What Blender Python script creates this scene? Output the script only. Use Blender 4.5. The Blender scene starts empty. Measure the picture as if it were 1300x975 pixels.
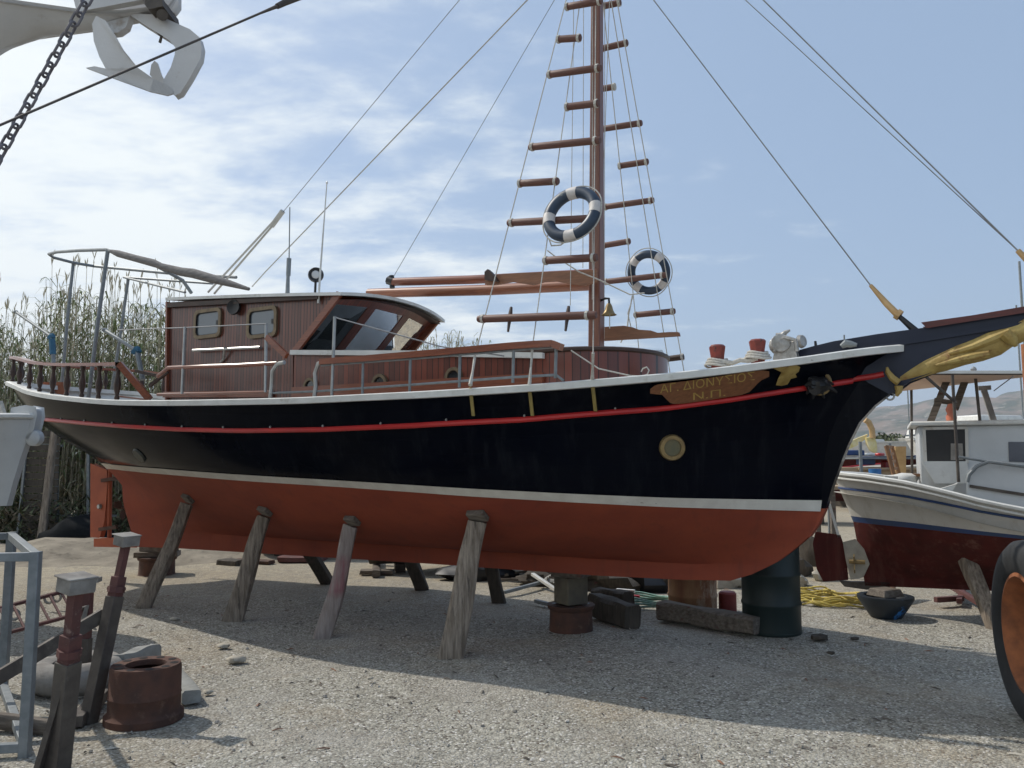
import bpy, math, random
from mathutils import Vector, Matrix
random.seed(7)
R = math.radians
S = bpy.context.scene
C = S.collection

# ---------------------------------------------------------------- camera, sky, sun, exposure
F, H, PITCH = 1014.0, 1.7, math.atan(97.5 / 1014.0)      # focal length and eye height of the photographer
cam_d = bpy.data.cameras.new('camera'); cam = bpy.data.objects.new('camera', cam_d); C.objects.link(cam)
cam_d.sensor_width = 36; cam_d.lens = F / 1300 * 36; cam_d.clip_start = .05; cam_d.clip_end = 9000
cam.location = (0, 0, H); cam.rotation_euler = (R(90) + PITCH, 0, 0); S.camera = cam

sd = Vector((-.80, .45, 1.0)).normalized()                # towards the sun
S_EL = math.asin(sd.z); S_AZ = math.atan2(sd.x, sd.y)
w = bpy.data.worlds.new('World'); S.world = w; w.use_nodes = True
nt = w.node_tree; N = nt.nodes; LK = nt.links
for n in list(N): N.remove(n)
def nn(t, **k):
    n = N.new(t)
    for a, v in k.items(): setattr(n, a, v)
    return n
out = nn('ShaderNodeOutputWorld'); bg = nn('ShaderNodeBackground'); bg.inputs[1].default_value = .105
sky = nn('ShaderNodeTexSky', sky_type='NISHITA', sun_disc=False)
sky.sun_elevation = S_EL; sky.sun_rotation = S_AZ; sky.dust_density = 2.2; sky.air_density = 1.0; sky.ozone_density = 1.5
tc = nn('ShaderNodeTexCoord'); sep = nn('ShaderNodeSeparateXYZ'); LK.new(tc.outputs['Generated'], sep.inputs[0])
def M(op, a, b=None, clamp=False):
    n = nn('ShaderNodeMath', operation=op); n.use_clamp = clamp
    for i, x in enumerate((a, b)):
        if x is None: continue
        if hasattr(x, 'links'): LK.new(x, n.inputs[i])
        else: n.inputs[i].default_value = x
    return n.outputs[0]
zc = M('MAXIMUM', M('ADD', sep.outputs[2], .12), .03)
cb = nn('ShaderNodeCombineXYZ'); LK.new(M('DIVIDE', sep.outputs[0], zc), cb.inputs[0]); LK.new(M('DIVIDE', sep.outputs[1], zc), cb.inputs[1])
mp = nn('ShaderNodeMapping'); mp.inputs['Rotation'].default_value = (0, 0, R(25)); mp.inputs['Scale'].default_value = (1.0, 1.5, 1); LK.new(cb.outputs[0], mp.inputs[0])
n1 = nn('ShaderNodeTexNoise'); n1.inputs['Scale'].default_value = 2.3; n1.inputs['Detail'].default_value = 9; n1.inputs['Roughness'].default_value = .60; n1.inputs['Distortion'].default_value = .12; LK.new(mp.outputs[0], n1.inputs['Vector'])
n2 = nn('ShaderNodeTexNoise'); n2.inputs['Scale'].default_value = .5; n2.inputs['Detail'].default_value = 4; LK.new(cb.outputs[0], n2.inputs['Vector'])
left = M('MULTIPLY', M('ADD', M('MULTIPLY', sep.outputs[0], -1.0), .0), .62)          # more cirrus on the sun's side
low = M('MULTIPLY', M('SUBTRACT', .40, sep.outputs[2]), .30)
dens = M('ADD', M('ADD', M('ADD', M('MULTIPLY', n1.outputs[0], 1.15), M('MULTIPLY', n2.outputs[0], .65)), left), low)
cl = nn('ShaderNodeMapRange'); cl.interpolation_type = 'SMOOTHSTEP'
cl.inputs[1].default_value = .84; cl.inputs[2].default_value = 1.28; cl.inputs[3].default_value = .0; cl.inputs[4].default_value = .92; LK.new(dens, cl.inputs[0])
pale = nn('ShaderNodeMix', data_type='RGBA'); pale.inputs[0].default_value = .46
LK.new(sky.outputs[0], pale.inputs[6]); pale.inputs[7].default_value = (4.5, 6.1, 8.3, 1)
mx = nn('ShaderNodeMix', data_type='RGBA'); LK.new(cl.outputs[0], mx.inputs[0]); LK.new(pale.outputs[2], mx.inputs[6]); mx.inputs[7].default_value = (8.8, 9.3, 9.3, 1)
LK.new(mx.outputs[2], bg.inputs[0]); LK.new(bg.outputs[0], out.inputs[0])
sun_d = bpy.data.lights.new('sun', 'SUN'); sun_d.energy = 3.0; sun_d.angle = R(.6); sun_d.color = (1, .94, .85)
sun = bpy.data.objects.new('sun', sun_d); C.objects.link(sun); sun.rotation_euler = sd.to_track_quat('Z', 'Y').to_euler()
S.view_settings.view_transform = 'Standard'; S.view_settings.look = 'None'; S.view_settings.exposure = .12; S.view_settings.gamma = 1
S.render.engine = 'CYCLES'; S.render.resolution_x = 1024; S.render.resolution_y = 768

# ---------------------------------------------------------------- measuring helpers
cp, sp = math.cos(PITCH), math.sin(PITCH)
def ray(u, v):
    x = (u - 650) / F; y = (487.5 - v) / F
    return Vector((x, cp - y * sp, sp + y * cp))
def gnd(u, v, z=0.0):
    d = ray(u, v); k = (z - H) / d.z; return Vector((k * d.x, k * d.y, z))
def atY(u, v, Y):
    d = ray(u, v); k = Y / d.y; return Vector((k * d.x, Y, H + k * d.z))
class Frame:                                             # a boat's own axes: s forward, b to starboard (towards the camera), z up
    def __init__(f, th, ox, oy): f.th = th; f.ox = ox; f.oy = oy; f.c = math.cos(th); f.s = math.sin(th)
    def on(f, u, v, b=0.0):                              # point of the vertical plane b = const, in local coordinates
        d = ray(u, v); k = (f.ox * f.s + f.oy * f.c - b) / (d.x * f.s + d.y * f.c)
        s = (k * d.x - f.ox) * f.c - (k * d.y - f.oy) * f.s
        return Vector((s, -b, H + k * d.z))
    def loc(f, p):                                       # world -> local
        dx, dy = p.x - f.ox, p.y - f.oy
        return Vector((dx * f.c - dy * f.s, dx * f.s + dy * f.c, p.z))
    def world(f, q): return Vector((f.ox + q.x * f.c + q.y * f.s, f.oy - q.x * f.s + q.y * f.c, q.z))
A = Frame(R(30), .82, 7.76)                              # the big boat
def lin(x, pts):
    if x <= pts[0][0]: a, b = pts[0], pts[1]
    elif x >= pts[-1][0]: a, b = pts[-2], pts[-1]
    else:
        for a, b in zip(pts, pts[1:]):
            if a[0] <= x <= b[0]: break
    return a[1] + (b[1] - a[1]) * (x - a[0]) / (b[0] - a[0])
def clampl(x, pts): return lin(min(max(x, pts[0][0]), pts[-1][0]), pts)
def cr(x, pts):                                          # smooth interpolation through a table
    n = len(pts); x = min(max(x, pts[0][0]), pts[-1][0])
    for i in range(n - 1):
        if x <= pts[i + 1][0]: break
    x0, y0 = pts[i]; x1, y1 = pts[i + 1]; h = x1 - x0
    def m(k):
        if k == 0: return (pts[1][1] - pts[0][1]) / (pts[1][0] - pts[0][0])
        if k == n - 1: return (pts[-1][1] - pts[-2][1]) / (pts[-1][0] - pts[-2][0])
        d0 = (pts[k][1] - pts[k - 1][1]) / (pts[k][0] - pts[k - 1][0]); d1 = (pts[k + 1][1] - pts[k][1]) / (pts[k + 1][0] - pts[k][0])
        return 0 if d0 * d1 <= 0 else 2 * d0 * d1 / (d0 + d1)
    t = (x - x0) / h; a, b = m(i) * h, m(i + 1) * h
    return y0 * (1 + 2 * t) * (1 - t) ** 2 + a * t * (1 - t) ** 2 + y1 * t * t * (3 - 2 * t) - b * t * t * (1 - t)

# ---------------------------------------------------------------- materials
def mat(name, col, col2=None, rough=.6, metal=0, vscale=6, stretch=(1, 1, 1), bump=0, bscale=40, coat=0, thr=(.35, .65), dirt=None, dscale=3, dthr=(.58, .7), spec=.5, rvar=.0):
    m = bpy.data.materials.new(name); m.use_nodes = True; t = m.node_tree; n = t.nodes; l = t.links
    bs = n['Principled BSDF']; bs.inputs['Roughness'].default_value = rough; bs.inputs['Metallic'].default_value = metal
    bs.inputs['Coat Weight'].default_value = coat; bs.inputs['Coat Roughness'].default_value = .12; bs.inputs['Specular IOR Level'].default_value = spec
    tcn = n.new('ShaderNodeTexCoord'); mpn = n.new('ShaderNodeMapping'); l.new(tcn.outputs['Object'], mpn.inputs[0]); mpn.inputs['Scale'].default_value = stretch
    def noise(sc, det=6, rg=.6):
        q = n.new('ShaderNodeTexNoise'); q.inputs['Scale'].default_value = sc; q.inputs['Detail'].default_value = det; q.inputs['Roughness'].default_value = rg; l.new(mpn.outputs[0], q.inputs['Vector']); return q
    def ramp(src, a, b):
        q = n.new('ShaderNodeMapRange'); q.inputs[1].default_value = a; q.inputs[2].default_value = b; l.new(src, q.inputs[0]); return q.outputs[0]
    col2 = col2 or tuple(c * .72 for c in col)
    mi = n.new('ShaderNodeMix'); mi.data_type = 'RGBA'; mi.inputs[6].default_value = (*col, 1); mi.inputs[7].default_value = (*col2, 1)
    nz = noise(vscale); l.new(ramp(nz.outputs[0], *thr), mi.inputs[0]); o = mi.outputs[2]
    if dirt:
        m2 = n.new('ShaderNodeMix'); m2.data_type = 'RGBA'; l.new(o, m2.inputs[6]); m2.inputs[7].default_value = (*dirt, 1)
        l.new(ramp(noise(dscale, 9, .7).outputs[0], *dthr), m2.inputs[0]); o = m2.outputs[2]
    l.new(o, bs.inputs['Base Color'])
    if rvar: l.new(ramp(nz.outputs[0], .3 - .5 * rough / rvar * 0, .7), bs.inputs['Roughness']); n.new('ShaderNodeMath'); 
    if bump:
        bp = n.new('ShaderNodeBump'); bp.inputs['Strength'].default_value = bump; bp.inputs['Distance'].default_value = .01
        l.new(noise(bscale, 5).outputs[0], bp.inputs['Height']); l.new(bp.outputs[0], bs.inputs['Normal'])
    return m
def plank_mat(name, col, col2, n_per_m, axis=0, rough=.35, groove=.12, coat=.3, grooveval=.25):
    m = bpy.data.materials.new(name); m.use_nodes = True; t = m.node_tree; n = t.nodes; l = t.links; bs = n['Principled BSDF']
    bs.inputs['Roughness'].default_value = rough; bs.inputs['Coat Weight'].default_value = coat; bs.inputs['Coat Roughness'].default_value = .2
    tcn = n.new('ShaderNodeTexCoord'); se = n.new('ShaderNodeSeparateXYZ'); l.new(tcn.outputs['Object'], se.inputs[0])
    def mm(op, a, b=None):
        q = n.new('ShaderNodeMath'); q.operation = op
        for i, x in enumerate((a, b)):
            if x is None: continue
            if hasattr(x, 'links'): l.new(x, q.inputs[i])
            else: q.inputs[i].default_value = x
        return q.outputs[0]
    x = mm('MULTIPLY', se.outputs[axis], n_per_m); fl = mm('FLOOR', x); fr = mm('SUBTRACT', x, fl)
    wn = n.new('ShaderNodeTexWhiteNoise'); wn.noise_dimensions = '1D'; l.new(fl, wn.inputs['W'])
    mpn = n.new('ShaderNodeMapping'); l.new(tcn.outputs['Object'], mpn.inputs[0])
    sc = [40, 40, 40]; sc[2 if axis != 2 else 0] = 2; mpn.inputs['Scale'].default_value = sc
    nz = n.new('ShaderNodeTexNoise'); nz.inputs['Scale'].default_value = 1; nz.inputs['Detail'].default_value = 4; l.new(mpn.outputs[0], nz.inputs['Vector'])
    f = mm('ADD', mm('MULTIPLY', wn.outputs[0], .65), mm('MULTIPLY', nz.outputs[0], .45))
    mi = n.new('ShaderNodeMix'); mi.data_type = 'RGBA'; mi.inputs[6].default_value = (*col, 1); mi.inputs[7].default_value = (*col2, 1); l.new(f, mi.inputs[0])
    g = mm('LESS_THAN', fr, groove)
    m2 = n.new('ShaderNodeMix'); m2.data_type = 'RGBA'; l.new(g, m2.inputs[0]); l.new(mi.outputs[2], m2.inputs[6]); m2.inputs[7].default_value = (*[c * grooveval for c in col2], 1)
    l.new(m2.outputs[2], bs.inputs['Base Color'])
    bp = n.new('ShaderNodeBump'); bp.inputs['Strength'].default_value = .6; bp.inputs['Distance'].default_value = .008
    l.new(mm('SUBTRACT', 1.0, g), bp.inputs['Height']); l.new(bp.outputs[0], bs.inputs['Normal'])
    return m
def glass_mat(name, tint=(.03, .04, .045), rough=.04, trans=.0):
    m = bpy.data.materials.new(name); m.use_nodes = True; bs = m.node_tree.nodes['Principled BSDF']
    bs.inputs['Base Color'].default_value = (*tint, 1); bs.inputs['Roughness'].default_value = rough; bs.inputs['IOR'].default_value = 1.5
    bs.inputs['Transmission Weight'].default_value = trans; bs.inputs['Specular IOR Level'].default_value = .8
    return m
K = {}
K['navy'] = mat('navy_hull_paint', (.0013, .0022, .0055), (.0025, .0035, .0075), rough=.14, vscale=1.2, bump=.08, bscale=2.0, coat=.0, spec=.12)
K['navyflat'] = mat('navy_flat_paint', (.010, .015, .034), (.016, .022, .042), rough=.45, vscale=3, bump=.2, bscale=12, spec=.3)
K['navy'].node_tree.nodes['Principled BSDF'].inputs['IOR'].default_value = 1.27
K['antifoul'] = mat('red_antifouling', (.29, .066, .034), (.23, .052, .03), rough=.72, vscale=2.5, dirt=(.22, .045, .03), dscale=1.1, dthr=(.55, .8), stretch=(.6, 1, 1.4), bump=.25, bscale=3, spec=.2)
K['orange'] = mat('orange_antifouling', (.40, .095, .038), (.31, .07, .032), rough=.6, vscale=4, spec=.3)
K['white'] = mat('white_paint', (.72, .72, .69), (.60, .60, .57), rough=.4, vscale=5, dirt=(.40, .37, .31), dscale=7, dthr=(.58, .8))
K['whitestripe'] = mat('white_stripe', (.62, .60, .54), (.52, .49, .44), rough=.55, vscale=6)
K['red'] = mat('red_gloss', (.52, .022, .02), (.40, .018, .02), rough=.3, vscale=3)
K['plank'] = plank_mat('varnished_siding', (.21, .066, .040), (.080, .026, .018), 22, groove=.2, grooveval=.16)
K['plank2'] = plank_mat('mahogany_siding', (.24, .052, .026), (.070, .020, .013), 15, groove=.10, grooveval=.2)
K['front'] = plank_mat('windscreen_siding', (.20, .045, .022), (.10, .028, .016), 22, axis=1)
K['varnish'] = mat('varnished_wood', (.26, .075, .032), (.17, .048, .025), rough=.32, vscale=3, stretch=(1.5, 22, 22), coat=.3)
K['varnish_z'] = mat('varnished_mast', (.20, .072, .040), (.125, .045, .028), rough=.4, vscale=3, stretch=(22, 22, 1.2), coat=.2)
K['spruce'] = mat('orange_spar', (.30, .105, .046), (.21, .07, .034), rough=.4, vscale=3, stretch=(1.2, 22, 22), coat=.2)
K['board'] = mat('light_board', (.27, .12, .06), (.18, .08, .043), rough=.5, vscale=3, stretch=(2, 20, 20))
K['rung'] = mat('rung_wood', (.145, .062, .044), (.10, .045, .036), rough=.6, vscale=4, stretch=(2, 20, 20), dirt=(.22, .15, .12), dscale=4)
K['darkwood'] = mat('dark_turned_wood', (.035, .02, .015), (.06, .03, .02), rough=.5, vscale=9)
K['maroon'] = mat('maroon_wood', (.11, .02, .018), (.07, .018, .016), rough=.5, vscale=4, stretch=(2, 20, 20))
K['steel'] = mat('stainless', (.42, .42, .41), (.32, .32, .31), rough=.35, metal=.7, vscale=8)
K['galv'] = mat('galvanised_steel', (.24, .26, .27), (.17, .19, .20), rough=.55, metal=.25, vscale=14, dirt=(.22, .21, .19), dscale=5, dthr=(.6, .75))
K['rope'] = mat('grey_rope', (.55, .53, .48), (.40, .38, .34), rough=.9, vscale=60)
K['wire'] = mat('wire', (.30, .31, .32), (.20, .20, .21), rough=.5, metal=.3)
K['yellow'] = mat('yellow_strap', (.34, .26, .08), (.22, .17, .06), rough=.6, vscale=14)
K['tan'] = mat('tan_wood', (.55, .36, .17), (.42, .26, .11), rough=.6, vscale=12)
K['brass'] = mat('brass', (.34, .25, .11), (.20, .14, .07), rough=.45, metal=.55, vscale=16)
K['bronze'] = mat('dull_bronze', (.22, .165, .10), (.15, .11, .07), rough=.5, metal=.4, vscale=16)
K['gold'] = mat('gold_paint', (.42, .31, .10), (.30, .20, .055), rough=.6, metal=.0, vscale=9, bump=.7, bscale=28, dirt=(.20, .10, .03), dscale=7, dthr=(.55, .68))
K['black'] = mat('black_paint', (.012, .012, .014), rough=.45)
K['rubber'] = mat('rubber', (.014, .015, .016), (.024, .025, .027), rough=.75, vscale=7, bump=.2, bscale=30)
K['canvas'] = mat('grey_canvas', (.24, .225, .21), (.15, .14, .135), rough=.9, vscale=12, stretch=(1, 4, 4), bump=.9, bscale=8)
K['beige'] = mat('beige_canvas', (.66, .46, .33), (.58, .40, .29), rough=.9, vscale=3)
K['terracotta'] = mat('terracotta', (.36, .13, .065), (.28, .10, .05), rough=.85)
K['bandnavy'] = mat('buoy_navy', (.028, .050, .085), (.020, .036, .065), rough=.45, vscale=4)
K['bandwhite'] = mat('buoy_white', (.66, .62, .59), (.52, .48, .45), rough=.55, vscale=12)
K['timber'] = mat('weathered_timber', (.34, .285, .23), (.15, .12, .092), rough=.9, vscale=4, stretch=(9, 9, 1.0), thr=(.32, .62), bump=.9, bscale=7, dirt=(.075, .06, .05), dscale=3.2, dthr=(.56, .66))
K['timber_pink'] = mat('paint_stained_timber', (.36, .31, .28), (.24, .19, .17), rough=.9, vscale=4, stretch=(9, 9, 1.0), bump=.9, bscale=7, dirt=(.25, .10, .11), dscale=.55, dthr=(.40, .60))
_t = K['timber_pink'].node_tree; _m2 = [x for x in _t.nodes if x.type == 'MIX'][-1]; _src = _m2.inputs[0].links[0].from_socket
_se = _t.nodes.new('ShaderNodeSeparateXYZ'); _t.links.new([x for x in _t.nodes if x.type == 'TEX_COORD'][0].outputs['Object'], _se.inputs[0])
_a = _t.nodes.new('ShaderNodeMapRange'); _a.inputs[1].default_value = .42; _a.inputs[2].default_value = .50; _t.links.new(_se.outputs[2], _a.inputs[0])
_b = _t.nodes.new('ShaderNodeMapRange'); _b.inputs[1].default_value = .86; _b.inputs[2].default_value = .78; _t.links.new(_se.outputs[2], _b.inputs[0])
_c = _t.nodes.new('ShaderNodeMath'); _c.operation = 'MULTIPLY'; _t.links.new(_a.outputs[0], _c.inputs[0]); _t.links.new(_b.outputs[0], _c.inputs[1])
_d = _t.nodes.new('ShaderNodeMath'); _d.operation = 'MULTIPLY'; _t.links.new(_c.outputs[0], _d.inputs[0]); _t.links.new(_src, _d.inputs[1]); _t.links.new(_d.outputs[0], _m2.inputs[0])
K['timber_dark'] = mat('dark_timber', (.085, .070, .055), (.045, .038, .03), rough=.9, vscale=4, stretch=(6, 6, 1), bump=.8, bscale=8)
K['timber_x'] = mat('grey_beam', (.20, .17, .14), (.09, .075, .06), rough=.9, vscale=4, stretch=(1, 9, 9), bump=.8, bscale=8, dirt=(.15, .05, .04), dscale=2, dthr=(.6, .7))
K['rust'] = mat('rust', (.105, .045, .028), (.060, .030, .022), rough=.85, vscale=7, bump=.5, bscale=24, dirt=(.20, .13, .09), dscale=5, dthr=(.58, .75))
K['rustb'] = mat('rusty_barrel_paint', (.36, .20, .10), (.20, .08, .045), rough=.85, vscale=4, stretch=(1, 1, .35), dirt=(.50, .42, .32), dscale=3, dthr=(.55, .66), bump=.4, bscale=15)
K['rim'] = mat('orange_rust_rim', (.34, .12, .045), (.19, .07, .03), rough=.8, vscale=9, bump=.4, bscale=20)
K['barrelblue'] = mat('dark_teal_barrel', (.006, .018, .018), (.010, .022, .021), rough=.5, vscale=3, dirt=(.04, .045, .045), dscale=6, dthr=(.62, .75))
K['redoxide'] = mat('red_oxide_steel', (.13, .048, .042), (.085, .036, .033), rough=.75, vscale=9, dirt=(.28, .20, .17), dscale=9, dthr=(.6, .72), bump=.3)
K['darksteel'] = mat('dark_steel', (.060, .048, .042), (.10, .085, .07), rough=.7, vscale=9, bump=.3, dirt=(.15, .13, .11), dscale=6, dthr=(.6, .72))
K['cement'] = mat('cement_spattered', (.30, .285, .26), (.19, .175, .16), rough=.95, vscale=9, bump=.8, bscale=18)
K['gel'] = mat('grey_white_gelcoat', (.58, .60, .61), (.50, .52, .53), rough=.45, vscale=2, dirt=(.35, .35, .34), dscale=5, dthr=(.62, .8))
K['gel2'] = mat('cream_white_paint', (.60, .58, .54), (.52, .50, .46), rough=.5, vscale=2, bump=.1, bscale=4, dirt=(.34, .26, .17), dscale=6, dthr=(.6, .78))
K['shell'] = mat('old_white_gelcoat', (.62, .61, .60), (.52, .51, .50), rough=.4, vscale=1.5, dirt=(.30, .22, .15), dscale=6, dthr=(.60, .74), bump=.3, bscale=20)
K['bluestripe'] = mat('blue_stripe', (.018, .045, .16), (.02, .05, .12), rough=.5)
K['maroonhull'] = mat('dull_maroon_antifouling', (.095, .018, .015), (.06, .014, .012), rough=.8, vscale=4, dirt=(.20, .10, .08), dscale=3.5, dthr=(.6, .75), bump=.4, bscale=8, spec=.2)
K['bluep'] = mat('blue_plastic', (.03, .16, .42), rough=.4)
K['green'] = mat('green_hose', (.10, .27, .20), (.30, .44, .38), rough=.4, vscale=20)
K['yrope'] = mat('yellow_rope', (.60, .46, .08), (.42, .34, .12), rough=.8, vscale=30)
K['chairwood'] = mat('chair_wood', (.26, .13, .055), (.17, .08, .035), rough=.5, vscale=6)
K['stone'] = mat('pale_stone', (.48, .44, .36), (.34, .31, .26), rough=.95, vscale=8, bump=.7, bscale=14)
K['concrete'] = mat('concrete', (.34, .34, .32), (.24, .24, .22), rough=.95, vscale=8, bump=.6, bscale=25)
K['oxgreen'] = mat('olive_patch', (.05, .055, .045), rough=.5)
K['deck'] = mat('deck_paint', (.42, .40, .36), (.34, .32, .28), rough=.7)
K['wall'] = mat('cardboard_wall', (.42, .32, .21), (.34, .26, .18), rough=.9)
K['lensglass'] = glass_mat('lamp_glass', (.6, .6, .6), .1)
K['glass'] = glass_mat('smoked_window_glass', (.02, .026, .03), .05)
K['glasslight'] = glass_mat('sky_grey_window_glass', (.13, .15, .17), .06)  # light grey base paints in the sky mirrored by the side windows
K['wsglass'] = glass_mat('windscreen_glass', (.11, .14, .15), .02, .9); K['wsglass'].node_tree.nodes['Principled BSDF'].inputs['IOR'].default_value = 1.25
K['redcloth'] = mat('red_cloth', (.45, .01, .015), rough=.8)
K['silver'] = mat('crumpled_foil_cover', (.50, .48, .45), (.25, .24, .22), rough=.35, metal=.3, vscale=12, bump=1, bscale=20)
K['sidemark'] = mat('carved_gilt', (.50, .34, .10), rough=.5)
K['nameboard'] = mat('nameboard_wood', (.25, .105, .045), (.17, .07, .032), rough=.5, vscale=4, stretch=(3, 14, 14))

def seams(m, per_m, strength, streak):
    t = m.node_tree; n = t.nodes; l = t.links; bs = n['Principled BSDF']; tcn = n.new('ShaderNodeTexCoord'); se = n.new('ShaderNodeSeparateXYZ'); l.new(tcn.outputs['Object'], se.inputs[0])
    def mm(op, a, b=0.0):
        q = n.new('ShaderNodeMath'); q.operation = op
        for i, x in enumerate((a, b)):
            if hasattr(x, 'links'): l.new(x, q.inputs[i])
            else: q.inputs[i].default_value = x
        return q.outputs[0]
    x2 = mm('MULTIPLY', mm('MULTIPLY', mm('ADD', se.outputs[0], 1.5), mm('ADD', se.outputs[0], 1.5)), .012)      # planking follows the sheer
    z = mm('MULTIPLY', mm('SUBTRACT', se.outputs[2], x2), per_m); fr = mm('FRACT', z); g = mm('GREATER_THAN', mm('ABSOLUTE', mm('SUBTRACT', fr, .5)), .46)
    nz = n.new('ShaderNodeTexNoise'); nz.inputs['Scale'].default_value = 1.3; nz.inputs['Detail'].default_value = 6; l.new(tcn.outputs['Object'], nz.inputs['Vector'])
    old = bs.inputs['Normal'].links[0].from_socket
    b = n.new('ShaderNodeBump'); b.inputs['Strength'].default_value = strength; b.inputs['Distance'].default_value = .004; b.invert = True; l.new(mm('MULTIPLY', g, nz.outputs[0]), b.inputs['Height']); l.new(old, b.inputs['Normal']); l.new(b.outputs[0], bs.inputs['Normal'])
    mp_ = n.new('ShaderNodeMapping'); mp_.inputs['Scale'].default_value = (9, 9, .8); l.new(tcn.outputs['Object'], mp_.inputs[0]); n3 = n.new('ShaderNodeTexNoise'); n3.inputs['Scale'].default_value = 1; n3.inputs['Detail'].default_value = 7; n3.inputs['Roughness'].default_value = .65; l.new(mp_.outputs[0], n3.inputs['Vector'])
    mr = n.new('ShaderNodeMapRange'); mr.inputs[1].default_value = .52; mr.inputs[2].default_value = .78; mr.inputs[3].default_value = 0; mr.inputs[4].default_value = streak[3]; l.new(n3.outputs[0], mr.inputs[0])
    ob_ = bs.inputs['Base Color'].links[0].from_socket; mi = n.new('ShaderNodeMix'); mi.data_type = 'RGBA'; l.new(mr.outputs[0], mi.inputs[0]); l.new(ob_, mi.inputs[6]); mi.inputs[7].default_value = (*streak[:3], 1); l.new(mi.outputs[2], bs.inputs['Base Color'])
seams(K['navy'], 8, .30, (.020, .022, .026, .5)); seams(K['antifoul'], 8, .22, (.15, .045, .03, .6)); seams(K['maroonhull'], 9, .4, (.16, .08, .06, .5)); seams(K['gel2'], 9, .3, (.33, .29, .22, .5)) if K['gel2'].node_tree.nodes['Principled BSDF'].inputs['Normal'].links else None

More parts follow.
